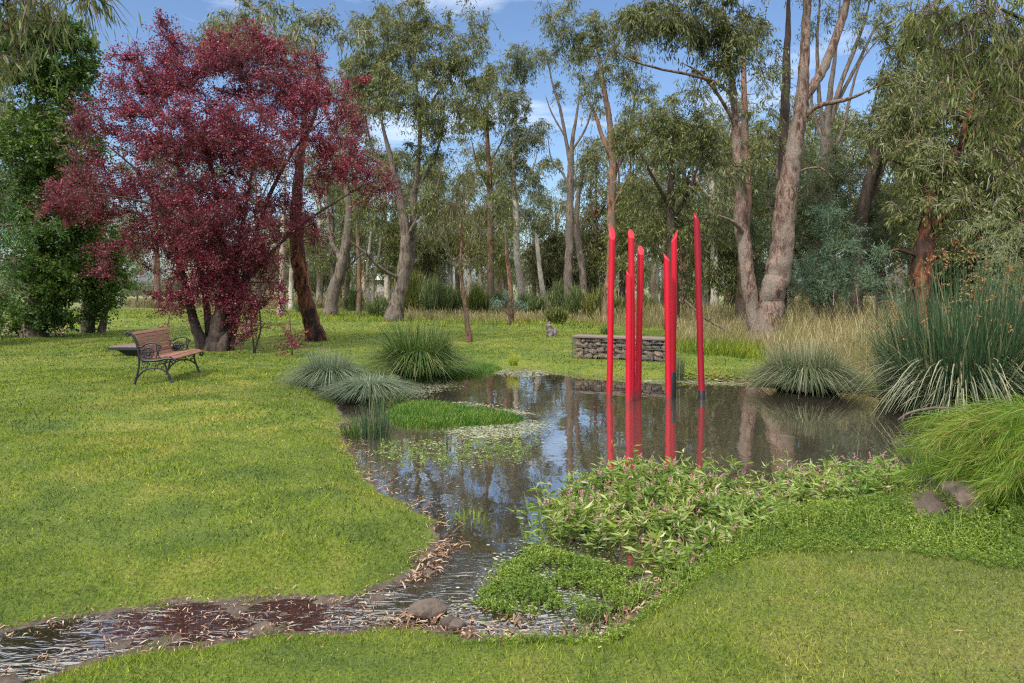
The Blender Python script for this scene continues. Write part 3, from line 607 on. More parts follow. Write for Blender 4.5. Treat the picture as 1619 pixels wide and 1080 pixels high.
tree('olive_shrub', 'pale olive weeping shrub behind the rush clump at the right edge', 'shrub', 13.5,
 [[(1600,590,8),(1595,500,7),(1585,430,5),(1575,380,3)],[(1598,520,5),(1560,450,4),(1540,400,2)],[(1600,520,6),(1630,440,4),(1650,380,3)]],
 [(1570,375,50,30,0,2.6),(1545,410,30,36,0,2.4),(1600,420,50,45,0,2.4),(1640,390,40,50,0,2),(1570,450,45,36,0,1.8),(1630,470,40,40,0,1.5)], 'olive', 'olive', 'bark', 64, twig='olive', flare=False, rtip=.004)
tree('evergreen_tree', 'shadowy dark evergreen behind the pale olive shrub', 'tree', 22,
 [[(1600,515,24),(1600,400,20),(1598,280,14),(1596,160,8)]], [(1590,200,60,60,0,1.4),(1600,300,70,60,0,1.5),(1590,400,70,50,0,1.4),(1520,430,50,40,0,1.4),(1660,300,60,80,0,1),(1480,450,40,40,0,1.2),(1560,470,60,30,0,1.2)], 'gum_dark', 'green', 'bark_dark', 65, per=1.7, scale=1.3)
# young trees on the far lawn
tree('gum_sapling', 'thin young gum with hanging leaves on the far lawn behind the big tussock', 'tree', Dg(540),
 [[(742,540,9),(738,505,7),(733,465,6),(729,420,5),(731,360,4),(735,310,3)],[(731,445,3),(718,415,2.5,-.1),(700,390,2,-.2)],[(731,400,3),(750,370,2.5,.1),(765,350,2,.2)]],
 [(735,295,26,24,0,1.9),(715,335,26,34,0,2.0),(752,345,24,32,0,1.9),(700,380,24,30,0,1.6),(738,400,22,28,0,1.2),(770,385,15,25,0,.8),(690,340,16,24,0,1.2)], 'gum_dark', 'near', 'bark_red', 71, scale=1.15, rtip=.004, per=3)
tree('gum_sapling', 'slim dark stemmed sapling with blue grey young leaves near its foot', 'tree', 27.5,
 [[(808,513,9),(808,480,8),(806,440,7),(801,400,6),(799,350,4)],[(806,500,2),(795,488,2),(785,478,1.5)],[(807,500,2),(818,490,2),(825,482,1.5)]],
 [(800,360,22,26,0,.9),(785,330,20,24,0,.7)], 'gum', 'gum', 'bark_red', 72, per=2, rtip=.005)
mbj = MB(); cen = crown_centres([(790,480,14,7,0,3),(824,482,12,7,0,3),(806,468,10,10,0,3)], 27.3, rng, 3.5)
e = empty('juvenile_gum', P(806, 513, 27.3)*[1,1,0]); tag(e, 'blue grey leafed low shoot at the foot of the slim sapling', 'shrub')
mbj.tube(smooth_poly([P(806,514,27.3), P(804,490,27.3), P(806,468,27.3)], 4), .02, 6)
for c_ in cen: mbj.tube(smooth_poly([P(805,500,27.3), (P(805,495,27.3)+c_)/2+[0,0,.05], c_], 3), .008, 4)
mbj.build('stem', M['twig'], e, e.location)
mb = MB(); crown_mesh(mb, cen, 'wattle', rng, .8); mb.build('foliage', [M['juvenile'], M['twig']], e, e.location)

# broom-like shrubs in front of the grove: fine upright sprays
def broom(px, py, hpx, wpx, label, seed, mat='broom', D=None):
    D = D or Dg(py); rg = np.random.default_rng(seed); b = P(px, HY + CH*F/D, D); b[2] = 0
    e = empty('broom_shrub', b); tag(e, label, 'shrub', 'fine leaved green shrubs under the gum grove')
    H = hpx/F*D; Wd = wpx/F*D/2
    mb = MB(); st = MB(); ns = 34
    for i in range(ns):
        az = rg.uniform(0, 2*math.pi); rr = rg.uniform(.1, 1)*Wd
        top = b + [math.cos(az)*rr, math.sin(az)*rr*.8, H*rg.uniform(.5, 1)*(1-.35*(rr/Wd)**2)]
        foot = b + [math.cos(az)*rr*.45, math.sin(az)*rr*.35, 0]
        line = smooth_poly([foot, foot*.6+top*.4+[0,0,.05*H], top], 4); st.tube(line, np.linspace(.014, .004, len(line)), 4, cap=False)
        n = 110; t = rg.uniform(.15, 1, n); j = np.clip((t*(len(line)-1)).astype(int), 0, len(line)-2)
        bp_ = line[j] + rg.normal(size=(n, 3))*[.16, .16, .1]*H*.5
        blades(mb, bp_, rg.uniform(0, 6.3, n), rg.uniform(.15,.38,n)*H, .1*H, .1*H*rg.random(n), .026, 2)
    st.build('stem', M['twig'], e, b); mb.build('foliage', M[mat], e, b)
BR = [(600,500,42,70),(650,497,80,60),(690,499,60,60),(718,498,46,50),(755,500,50,55),(790,495,45,50),(838,500,44,60),(890,502,55,60),(912,504,62,50),(948,505,52,60),(985,504,44,45),(480,495,30,40),(560,492,34,50),(880,512,32,40),(1020,500,36,40)]
places = ['beside the forked gum','hugging the forked gum trunk','just behind the large green tussock','between forked gum and sapling','behind the thin sapling','behind the orange barked gum','under the white trunked gum','under the bleached dead trunk','before the slender bare limbed gum','in front of the leaning grey gum','behind the tall red pole','behind the rusty trunk','beneath the twin thin stems','yellowish one in the pale grass','behind the inner red poles']
for i, (a, b_, h_, w_) in enumerate(BR):
    broom(a, b_, h_*(.72 + .3*((i*7)%5)/4), w_*(.7 + .35*((i*3)%4)/3), 'fine green broom shrub ' + places[i], 80+i, 'gum_yellow' if i in (1,4,9,13) else 'broom')

# overhanging boughs of near trees whose trunks stand outside the frame
tree('gum_tree', 'near gum whose dark hanging leaves dip into the top corner above the evergreen', 'tree', 6.5,
 [[(-420,745,60),(-400,500,52),(-380,250,44),(-300,60,34),(-180,-60,22),(-60,-90,12),(60,-80,6)],[(-300,60,18),(-200,0,14),(-90,-40,9),(-10,-40,5)],[(-380,250,24,.4),(-450,60,18,.8),(-470,-120,12,1)]],
 [(20,-20,80,30,0,2.8),(100,-20,55,22,0,1.8),(-40,50,45,50,0,1.6),(8,80,12,26,0,1.0),(50,18,45,20,0,1.4),(150,-8,30,16,0,.8),(-380,-120,200,80,0,.5),(-200,-120,150,80,0,.6)], 'gum', 'near', 'bark', 91, per=9, rtip=.004)
tree('gum_tree', 'near gum whose sunlit hanging foliage fills the upper right corner', 'tree', 8.5,
 [[(1950,653,80),(1930,500,70),(1900,300,60),(1860,120,44),(1790,-20,30),(1700,-80,20),(1600,-110,12),(1500,-110,7)],[(1880,220,30),(1790,120,22),(1700,60,14),(1620,30,9),(1550,0,6)],[(1905,330,22),(1800,260,16,.3),(1700,230,10,.5),(1630,240,7,.6),(1590,230,4,.6)]],
 [(1560,20,70,40,0,2.4),(1490,15,50,34,0,2.0),(1620,60,60,60,0,2.4),(1540,80,50,40,0,1.9),(1600,140,50,50,.2,2.0),(1520,130,30,26,0,1.2),(1440,10,40,22,0,1.3),(1600,240,36,50,.4,1.6),(1625,320,24,50,.5,1.2),(1700,100,80,120,0,.8),(1570,180,26,30,0,1.2),(1800,-60,160,80,0,.4)], 'gum_yellow', 'near', 'bark', 92, per=5.5, rtip=.004, scale=1.15)

# ------------------------------------------------------------------ background grove: a few kinds, each copied
def bg_proto(seed, leaf, bark, H, label):
    rg = np.random.default_rng(seed); D0 = 40.0
    # built as if seen at px 809; moved later
    hpx = H/D0*F; y0 = HY + CH*F/D0
    lean = rg.uniform(-15, 15)
    L = [[(809,y0,13),(809+lean*.3,y0-hpx*.3,11),(809+lean*.8,y0-hpx*.6,8),(809+lean,y0-hpx*.92,4)]]
    for k in range(4):
        s_ = rg.choice([-1,1]); t = rg.uniform(.35,.7)
        x0 = 809+lean*t; yy = y0-hpx*t; L.append([(x0,yy,6),(x0+s_*18,yy-hpx*.12,4,rg.uniform(-1,1)),(x0+s_*rg.uniform(25,40),yy-hpx*.28,2,rg.uniform(-2,2))])
    C = []
    for k in range(13):
        C.append((809+lean+rg.normal()*26, y0-hpx*rg.uniform(.35,1), rg.uniform(22,40), rg.uniform(22,38), rg.normal()*1.0, rg.uniform(.5,.9)))
    return tree('gum_tree', label, 'tree', D0, L, C, leaf, 'gumfar', bark, seed, per=.9, k=7)
def copy_tree(o, parent=None):
    c = o.copy(); col.objects.link(c); c.parent = parent
    for ch in list(o.children):
        d = ch.copy(); col.objects.link(d); d.parent = c
    return c
protos = [bg_proto(201,'gum','bark_red',12,''), bg_proto(202,'gum_blue','bark_pale',13,''), bg_proto(203,'gum','bark',10.5,''), bg_proto(204,'gum_yellow','bark_pale',9,'')]
BG = [(250,46,0,1.0),(300,60,1,1.1),(410,52,2,1.0),(505,48,1,.9),(535,62,0,1.2),(548,44,2,.8),(575,56,3,1),(612,52,1,.95),(655,60,2,1.15),(690,50,0,.9),(712,44,3,.75),(742,56,1,1),(790,62,0,1.1),(845,52,2,.75),(880,58,1,.85),(940,46,0,.95),(985,50,2,1.1),(1012,42,3,.95),(1035,56,1,1.2),(1080,40,0,.9),(1100,50,2,1.15),(1130,38,1,1.0),(1150,60,0,1.3),(1200,44,3,1.2),(1225,36,2,.9),(1275,48,0,1.15),(1345,44,1,.9),(1395,36,2,.85),(1440,44,0,1.2),(1490,34,3,1.1),(1550,38,1,1.2),(1620,34,0,1.2),(1700,38,2,1.2),(190,54,3,.8),(120,60,2,1),(60,44,0,1.2),(-30,40,1,1.2),(150,70,1,1),(-100,34,2,1),(460,44,3,.7),(525,40,2,.7),(645,42,3,.75),(680,44,2,.8),(725,48,0,.8),(760,44,3,.7),(800,48,2,.7),(1050,48,3,.9),(1115,44,3,.9),(1160,46,2,1.0),(1250,40,3,1.1),(1300,38,2,1.0),(1420,42,3,1.2)]
used = set()
for i, (px, D, k, s_) in enumerate(BG):
    o = protos[k] if k not in used else copy_tree(protos[k])
    used.add(k)
    b = P(px, 0, D); o.location = (b[0], D, float(hgt(b[0], D)))
    o.rotation_euler = (0, 0, rng.uniform(0, 6.28)); o.scale = (s_, s_, s_*rng.uniform(.92, 1.08))
    tag(o, 'slender gum among the scattered trees at the back of the grove', 'tree', 'scattered gums at the back of the grove')

# a dense dark thicket behind the slender gums, and far wood
for i, (a, b_, rx, ry, D, sd_) in enumerate([(868,395,34,60,46,301),(935,385,42,62,47,302),(905,420,40,40,45,303),(1120,420,40,40,45,304),(505,430,36,30,60,305),(660,420,60,34,66,306)]):
    labels = ['dark rounded evergreen in the thicket behind the bleached dead trunk','dark broad evergreen in the thicket behind the leaning grey gum','low dark evergreen closing the gap in the central thicket','dark low evergreen seen past the last red pole','grey green bushy tree beyond the rusty trunk','low spreading bushy tree beyond the forked gum']
    tree('evergreen_tree', labels[i], 'tree', D, [[(a,HY+CH*F/D,12),(a,HY,10),(a,b_,6)]], [(a,b_,rx,ry,0,1.2),(a+rx*.5,b_+10,rx*.6,ry*.6,0,1),(a-rx*.5,b_+14,rx*.6,ry*.6,0,1)], 'gum_dark' if i < 4 else 'far', 'gumfar', 'bark_dark', sd_, per=1.1, k=6)
mb = MB(); rg = np.random.default_rng(5); cen = []
for i in range(1500):
    D = rg.uniform(92, 125); x = rg.uniform(-1.15, 1.15)*D
    hh = (3.2 + 1.8*math.sin(x*.13) + 1.3*math.sin(x*.31+1) + .8*math.sin(x*.9)) * (1.0 + .35*math.sin(x*.05+2))
    cen.append((x, D, max(.3, hh)*rg.random()**.6))
crown_mesh(mb, np.array(cen), 'gumfar', rg, 2.3, 0, .75)
tag(mb.build('woodland', [M['far'], M['twig']]), 'grey green line of woodland across the far paddock', 'woodland', kind='stuff')
# ------------------------------------------------------------------ lawn blades
m, nt, out = newmat('grass_blade'); c, sep, mid = lawn_color(nt)
gi = nt.nodes.new('ShaderNodeNewGeometry')
r = ramp(nt, [(.12,.17,.15),(.8,.9,.75),(1.5,1.42,1.3),(2.6,2.1,2.8)], [0,.48,.90,1]); nt.links.new(gi.outputs['Random Per Island'], r.inputs[0])
c = mixc(nt, c, r.outputs[0], 1.0, 'MULTIPLY')
bs = N(nt, 'ShaderNodeBsdfPrincipled', Roughness=.6); bs.inputs['Specular IOR Level'].default_value = .25; nt.links.new(c, bs.inputs['Base Color'])
tl = nt.nodes.new('ShaderNodeBsdfTranslucent'); nt.links.new(c, tl.inputs['Color'])
mx = N(nt, 'ShaderNodeMixShader', Fac=.35); nt.links.new(bs.outputs[0], mx.inputs[1]); nt.links.new(tl.outputs[0], mx.inputs[2]); nt.links.new(mx.outputs[0], out.inputs[0])
M['grass'] = m
rg = np.random.default_rng(3)
def scatter_lawn(y0, y1, n):
    y = np.sqrt(rg.uniform(y0*y0, y1*y1, n)); x = rg.uniform(-1, 1, n)*(.78*y + 1.2)
    return x, y
gm = MB()
for (y0, y1, n, H, W) in ((2.2,4.2,150000,.024,.0042),(4.2,7.5,170000,.026,.0075),(7.5,13,150000,.030,.013),(13,24,120000,.035,.022),(24,42,80000,.05,.035)):
    x, y = scatter_lawn(y0, y1, n)
    s = sdf(x, y); edge = np.where(y < 5.2, .025, .02) + .05*np.sin(x*11+y*7) + .04*np.sin(x*27-y*19)
    k = s > edge + rg.exponential(.03, len(x))
    # worn turf: a patchy density
    pn = np.sin(x*3.1+2*np.sin(y*2.3))*np.sin(y*3.7+x)
    k &= rg.random(len(x)) < .82 + .18*pn
    x, y = x[k], y[k]; z = hgt(x, y) - .003
    n = len(x); h = H*rg.uniform(.5, 1.25, n)*(1+.25*np.sin(x*2.2+y)*np.sin(y*1.7)); az = rg.uniform(0, 2*math.pi, n)
    w_ = W*rg.uniform(.6, 1.2, n)/2; lean = h*rg.uniform(.1, 1.5, n); tw = rg.uniform(0, 2*math.pi, n)
    b0 = np.stack([x - np.cos(tw)*w_, y - np.sin(tw)*w_, z], -1); b1 = np.stack([x + np.cos(tw)*w_, y + np.sin(tw)*w_, z], -1)
    tp = np.stack([x + np.cos(az)*lean, y + np.sin(az)*lean, z + h], -1)
    gm.add(np.stack([b0, b1, tp], 1), np.arange(3*n).reshape(-1, 3), 0)
tag(gm.build('grass', M['grass']), 'mown green lawn grass around the pond', 'grass', kind='stuff')

# ------------------------------------------------------------------ tall dry grass
def in_px_poly(n, pp, z=0.0, rg=rg):
    q = np.array([G(a, b, z)[:2] for a, b in pp]); lo, hi = q.min(0), q.max(0); out_ = []
    while sum(len(o) for o in out_) < n:
        c = rg.uniform(lo, hi, (n*2, 2)); out_.append(c[sdf_raw(c, q) < 0])
    return np.concatenate(out_)[:n]
dm = MB()
def dry(pp, n, H, W=.012, rg=rg):
    q = in_px_poly(n, pp); 
    nc = max(3, n//60); c = q[rg.integers(0, len(q), nc)]
    q = np.where(rg.random((n, 1)) < .6, c[rg.integers(0, nc, n)] + rg.normal(size=(n, 2))*.16, q)
    q = q[sdf(q[:,0], q[:,1]) > .1]; n = len(q)
    b = np.c_[q, hgt(q[:, 0], q[:, 1]) - .01]; h = H*np.exp(rg.normal(-.1, .28, n))
    blades(dm, b, rg.uniform(0, 6.3, n), h, h*rg.uniform(0,.2,n), h*rg.uniform(0,.5,n), W*rg.uniform(.6,1.3,n), 3, 0, .3, rg.uniform(0, 6.3, n), h*.15)
    # feathery heads
    k = rg.random(n) < .35; nb = b[k]; hh = h[k]
    az = rg.uniform(0, 6.3, len(nb)); 
    blades(dm, nb + np.c_[0*hh, 0*hh, hh*.75], az, hh*.35, hh*.05, hh*.15, W*1.9, 2, 0, .2)
dry([(640,499),(960,499),(960,487),(640,489)], 15000, .5, .014)
dry([(640,507),(960,512),(960,499),(640,499)], 6000, .32, .013)
dry([(940,515),(1210,535),(1210,500),(940,498)], 8000, .6, .009)
dry([(1065,548),(1215,560),(1215,530),(1065,520)], 4500, .42, .007)
dry([(1220,575),(1400,600),(1420,520),(1230,505)], 15000, .62, .007)
dry([(1380,600),(1600,610),(1600,530),(1400,520)], 5000, .6, .007)
dry([(200,487),(640,489),(640,480),(200,480)], 9000, .5, .035)
dry([(1200,500),(1500,510),(1500,485),(1200,485)], 3000, .9, .02)
tag(dm.build('dry_grass', M['dry']), 'tall straw coloured dry grass along the edge of the lawn', 'dry grass', kind='stuff')
# soft green fringe between lawn and dry grass
fm = MB(); q = in_px_poly(6000, [(1065,560),(1210,572),(1210,540),(1065,530)]); b = np.c_[q, hgt(q[:,0],q[:,1])]; n=len(q)
blades(fm, b, rg.uniform(0,6.3,n), rg.uniform(.08,.3,n), .05, .08, .010, 2)
q = in_px_poly(9000, [(60,500),(640,512),(960,520),(960,505),(640,495),(60,490)]); b = np.c_[q, hgt(q[:,0],q[:,1])]; n=len(q)
blades(fm, b, rg.uniform(0,6.3,n), rg.uniform(.08,.22,n), .05, .08, .02, 2)
tag(fm.build('meadow_grass', M['grass']), 'longer green grass fringing the mown lawn', 'grass', kind='stuff')

# ------------------------------------------------------------------ tussocks
def tussock(name, px, py, z, H, Wd, n, matk, label, seed, W=.008, arc=.75, heads=None, stiff=.0, core=.18, cat='grass tussock', lower=None, seg=6, lift=1.0):
    rg = np.random.default_rng(seed); b = G(px, py, z); e = empty(name, b); tag(e, label, cat)
    mb = MB()
    az = rg.uniform(0, 2*math.pi, n); rr = core*Wd*np.sqrt(rg.random(n))
    base = np.c_[b[0] + np.cos(az)*rr, b[1] + np.sin(az)*rr, np.full(n, z - .03)]
    u = rg.random(n)**(.8 + stiff)             # 0 upright .. 1 flopped
    az2 = az + rg.normal(0, .75, n); a0 = rg.uniform(0, 6.3); asym = 1 + .25*np.cos(az - a0) + .12*np.cos(3*az + a0*2)
    h = H*(1.05 - .45*u)*rg.uniform(.65, 1.05, n)*lift; h = h*(.8 + .2*asym); reach = Wd*(.06 + .5*u)*rg.uniform(.45, 1.15, n)*asym
    blades(mb, base, az2, h, reach*(1-arc), reach*arc, W*rg.uniform(.6, 1.3, n), seg, 0, .1, az2 + math.pi/2 + rg.normal(0, .6, n), h*(.15 + .85*u**1.5)*arc)
    mb.build('foliage', M[matk], e, b)
    if lower:
        mb = MB(); n2, mk, h2, w2 = lower
        az = rg.uniform(0, 2*math.pi, n2); rr = core*Wd*1.1*np.sqrt(rg.random(n2))
        base = np.c_[b[0] + np.cos(az)*rr, b[1] + np.sin(az)*rr, z + rg.uniform(.02, .3, n2)*H]
        h = h2*rg.uniform(.4, 1, n2); reach = w2*rg.uniform(.5, 1.05, n2)
        blades(mb, base, az, h, reach*.5, reach*.5, W*1.1, seg, 0, .1, None, h + base[:, 2] - z - rg.uniform(-.02, .2, n2)*H)
        mb.build('lower_foliage', M[mk], e, b)
    if heads:
        mb = MB(); nh, mk, sz = heads
        az = rg.uniform(0, 2*math.pi, nh); u = rg.random(nh); rr = Wd*(.05 + .42*u)
        tip = np.c_[b[0] + np.cos(az)*rr, b[1] + np.sin(az)*rr, z + H*(1.05 - .4*u)*rg.uniform(.6, 1.0, nh)]
        for i in range(nh):
            k = rg.integers(5, 13); p = tip[i] + rg.normal(size=(k, 3))*sz*.7
            leaves(mb, p, rg.normal(size=(k, 3)) + [0, 0, .3], sz*rg.uniform(.7, 1.6, k), sz*.6, rg=rg)
        mb.build('seed_sprays', M[mk], e, b)
    return e
tussock('grass_tussock', 664, 588, .0, 1.22, 2.35, 3000, 'tuss_green', 'large dark green tussock with pale drooping tips at the head of the pond', 401, .014, .8, core=.2, lower=(900,'tuss_green',.5,1.0))
tussock('grass_tussock', 522, 606, -.03, .74, 1.35, 2600, 'tuss_blue', 'blue grey tussock at the lawn edge with blades swept toward the pond', 402, .010, .8, core=.22, lower=(1200,'tuss_blue',.35,.75))
t = tussock('grass_tussock', 585, 622, -.05, .5, 1.4, 1700, 'tuss_blue', 'flopped blue grey tussock trailing over the water beside the larger one', 403, .010, .85, core=.22, lower=(1200,'tuss_blue',.25,.7), lift=.8)
tussock('grass_tussock', 1275, 610, -.06, .92, 1.7, 3000, 'tuss_grey', 'round grey green tussock on the far bank beneath the two trunked gum', 404, .012, .75, core=.27, lower=(1900,'tuss_grey',.45,.85))
tussock('grass_tussock', 812, 576, .0, .44, .5, 160, 'tuss_yellow', 'small bright yellow green tuft on the far bank', 405, .013, .7, core=.15)
tussock('grass_tussock', 960, 528, .0, .5, .6, 350, 'tuss_green', 'thin green tuft growing behind the gabion seat', 406, .01, .5, core=.3)
tussock('grass_tussock', 1120, 552, .0, .35, 1.1, 900, 'tuss_green', 'soft green tuft between the gabion seat and the two trunked gum', 407, .01, .6, core=.35)
tussock('sedge_tuft', 1068, 598, -.02, .75, .5, 260, 'tuss_grey', 'wispy sedge tuft growing at the end of the gabion seat', 408, .007, .5, core=.3)
tussock('rush_clump', 1520, 648, -.1, 2.35, 2.3, 1900, 'rush', 'tall dark green rush clump with orange brown seed heads at the pond edge', 409, .019, .3, heads=(85,'seed',.032), stiff=-.1, core=.30, lower=(900,'rush_pale',.6,1.0), cat='rushes')
tussock('rush_clump', 1618, 640, -.05, 1.9, 1.7, 1500, 'rush', 'second rush clump mostly cut off by the edge of the view', 410, .013, .35, heads=(40,'seed',.035), core=.3, lower=(1000,'rush_pale',.5,.9), cat='rushes')
tussock('rush_clump', 1425, 622, -.05, 1.6, 1.0, 330, 'rush', 'thin open rushes between the round tussock and the tall rush clump', 411, .010, .3, heads=(16,'seed',.03), core=.3, cat='rushes')
tussock('reed_clump', 592, 692, WZ, .66, .40, 130, 'rush', 'thin upright reeds standing in the shallows near the lawn edge', 412, .009, .3, heads=(4,'seed',.015), core=.4, cat='reeds')
tussock('reed_clump', 566, 690, WZ, .38, .42, 260, 'tuss_green', 'short grassy reeds where the lawn meets the water', 413, .008, .5, core=.4, cat='reeds')
tussock('reed_clump', 709, 712, WZ, .42, .08, 12, 'rush', 'lone narrow tuft of reeds standing in open water', 414, .010, .3, core=.4, cat='reeds')
tussock('reed_clump', 615, 640, WZ, .33, .5, 300, 'tuss_green', 'low reeds in front of the flopped tussock', 415, .008, .5, core=.5, cat='reeds')
tussock('reed_clump', 744, 822, WZ, .11, .22, 90, 'herb', 'small green water plant in the narrow neck of the pond', 416, .010, .3, core=.6, cat='reeds')
tussock('reed_clump', 1480, 745, WZ, .45, .55, 320, 'tuss_green', 'green reeds rising out of the water beside the lime frond shrub', 417, .008, .4, core=.4, cat='reeds')

# ------------------------------------------------------------------ plants in and beside the water
def pin(q, pp, z=0.0): return -sdf_raw(q, np.array([G(a, b, z)[:2] for a, b in pp]))
def stems_with_leaves(mb, q, z, h, nl, L, W, rg, lean=.35, mat=0, smat=1, fold=True, droop=.2):
    n = len(q); az = rg.uniform(0, 6.3, n); ln = h*rg.uniform(0, lean, n)
    b = np.c_[q, z]; tp = b + np.c_[np.cos(az)*ln, np.sin(az)*ln, h]
    blades(mb, b, az, h, ln, 0*ln, W*.16, 2, smat, .6)
    t = rg.uniform(.25, 1, (n, nl)); p = b[:, None]*(1-t[..., None]) + tp[:, None]*t[..., None]
    d = rg.normal(size=(n, nl, 3))*[1, 1, .25] + [0, 0, .45] - np.array([0,0,1.0])*droop*rg.random((n, nl, 1))
    leaves(mb, p.reshape(-1, 3), d.reshape(-1, 3), L*rg.uniform(.5, 1.2, n*nl), W*rg.uniform(.6, 1.2, n*nl), mat, fold, rg)
    return tp
rg = np.random.default_rng(77)
SW = [(890,775),(860,800),(850,830),(900,850),(980,870),(1060,885),(1130,865),(1180,830),(1260,800),(1370,790),(1430,785),(1440,745),(1380,735),(1290,738),(1220,745),(1180,758),(1120,752),(1040,742),(960,742),(910,750)]
mb = MB(); q = in_px_poly(1150, SW, WZ+.1, rg)
c = q[rg.integers(0, len(q), 60)]; q = np.where(rg.random((len(q),1)) < .55, c[rg.integers(0,60,len(q))] + rg.normal(size=(len(q),2))*.11, q)
q = q[rg.random(len(q)) < np.clip(.45 + .8*np.sin(q[:,0]*6+2*np.sin(q[:,1]*4))*np.sin(q[:,1]*7+1) + pin(q, SW, WZ+.1), 0, 1)]
z = np.maximum(hgt(q[:,0], q[:,1]), WZ) - .02; h = rg.uniform(.08, .28, len(q))*(.75+.4*np.sin(q[:,0]*4)*np.sin(q[:,1]*3+1))
tp = stems_with_leaves(mb, q, z, h, 11, .095, .024, rg, .8)
# flower spikes
k = rg.random(len(tp)) < .48; f0 = tp[k]; nf = 20
d = unit(rg.normal(size=(len(f0), 3))*[.5,.5,.2] + [0,0,.7]); t = rg.random((len(f0), nf, 1))
pp_ = f0[:, None] + d[:, None]*(.02 + t*.045)
leaves(mb, pp_.reshape(-1,3), rg.normal(size=(len(f0)*nf, 3)), .012, .009, 2, False, rg)
blades(mb, f0, rg.uniform(0,6.3,len(f0)), .03, 0, 0, .003, 1, 1)
# outlying sprays leaning over the water and lawn
q = in_px_poly(260, [(840,800),(820,830),(850,850),(1250,850),(1400,810),(1450,790),(1430,740),(1100,735),(930,740),(870,760)], WZ+.1, rg)
z = np.maximum(hgt(q[:,0], q[:,1]), WZ) - .02
stems_with_leaves(mb, q, z, rg.uniform(.1,.3,len(q)), 7, .08, .02, rg, 1.4)
tag(mb.build('smartweed', [M['weed'], M['redstem'], M['flower']]), 'leafy smartweed with small pink flower spikes sprawling over the near bank', 'water plants', kind='stuff')

mb = MB(); rg = np.random.default_rng(78)
H1 = [(745,955),(760,915),(800,870),(850,835),(900,850),(1000,872),(1075,885),(1065,915),(1010,958),(960,975),(900,985),(830,975),(780,970)]
q = in_px_poly(3600, H1, WZ, rg)
# gaps with open water
gap = np.sin(q[:,0]*9+1.5*np.sin(q[:,1]*7))*np.sin(q[:,1]*11+q[:,0]*3); q = q[gap < rg.uniform(-.2,.7,len(q))]
z = np.maximum(hgt(q[:,0], q[:,1]), WZ) - .01; h = rg.uniform(.03, .085, len(q))*np.clip(.4+pin(q,H1)/.2,0,1)
stems_with_leaves(mb, q, z, h, 12, .020, .009, rg, .5, droop=0)
H2 = [(1060,900),(1130,862),(1200,855),(1300,852),(1400,850),(1500,870),(1640,885),(1700,830),(1640,790),(1500,790),(1400,785),(1290,790),(1200,812),(1130,845)]
q = in_px_poly(5000, H2, 0, rg); pd = pin(q,H2); q = q[rg.random(len(q)) < np.clip(.1+pd/.25,0,1)]; dr_ = np.minimum(np.hypot(q[:,0]-2.93, q[:,1]-4.7), np.hypot(q[:,0]-3.2, q[:,1]-4.65)); q = q[dr_ > .15]; pd = pin(q,H2); z = hgt(q[:,0], q[:,1]) - .01; h = rg.uniform(.03, .16, len(q))*np.clip(.25+pd/.35,0,1)*(.95+.45*np.sin(q[:,0]*5+1.3*np.sin(q[:,1]*6))*np.sin(q[:,1]*4))
z = np.maximum(z, WZ)
stems_with_leaves(mb, q, z, h, 12, .024, .009, rg, .35, droop=0)
q = in_px_poly(2600, [(740,985),(960,1000),(1060,930),(1110,890),(1250,875),(1400,872),(1640,905),(1640,850),(1400,840),(1200,845),(1080,870),(1000,950),(900,985),(800,975)], 0, rg); z = np.maximum(hgt(q[:,0], q[:,1]), WZ) - .01
stems_with_leaves(mb, q, z, rg.uniform(.02, .06, len(q)), 9, .017, .008, rg, .9, droop=0)
q = in_px_poly(420, [(900,985),(1080,915),(1130,875),(1300,850),(1640,880),(1640,850),(1300,830),(1100,850),(1040,900),(880,960)], 0, rg); z = np.maximum(hgt(q[:,0], q[:,1]), WZ) - .01
blades(mb, np.c_[q, z], rg.uniform(0,6.3,len(q)), rg.uniform(.06,.2,len(q)), .03, rg.uniform(.02,.1,len(q)), .005, 4, 0, .1)
tag(mb.build('bank_herbs', [M['herb'], M['herb']]), 'bright green small leaved herbs carpeting the near bank', 'herbs', kind='stuff')

def mat_island(name, pp, n, label, seed, H=.09):
    rg = np.random.default_rng(seed); q = in_px_poly(n, pp, WZ+.02, rg)
    poly_ = np.array([G(a, b, WZ+.02)[:2] for a, b in pp]); s_ = -sdf_raw(q, poly_); 
    k = rg.random(len(q)) < np.clip(.3 + s_/.12, 0, 1); q = q[k]; s_ = s_[k]; n = len(q)
    b = np.c_[q, np.full(n, WZ - .02)]; mb = MB(); h = H*rg.uniform(.5, 1.1, n)*np.clip(.45 + s_/.25, 0, 1)
    blades(mb, b, rg.uniform(0, 6.3, n), h + .02, h*.25, h*.35, .012, 2, 0, .25, rg.uniform(0, 6.3, n))
    tag(mb.build(name, M['mat']), label, 'water plants', kind='stuff')
mat_island('floating_grass', [(610,650),(640,637),(690,636),(740,645),(800,652),(832,660),(810,669),(760,672),(690,676),(640,674),(612,664)], 15000, 'bright green low plants forming an island in the pond', 81)
mat_island('floating_grass', [(628,598),(680,576),(740,573),(785,577),(796,584),(770,592),(700,600),(640,606)], 12000, 'bright green mat in front of the large green tussock', 82)
mat_island('floating_grass', [(372,566),(412,561),(470,566),(478,572),(440,576),(390,572)], 5000, 'dark green patch of water plants beyond the lawn rise', 83, .05)

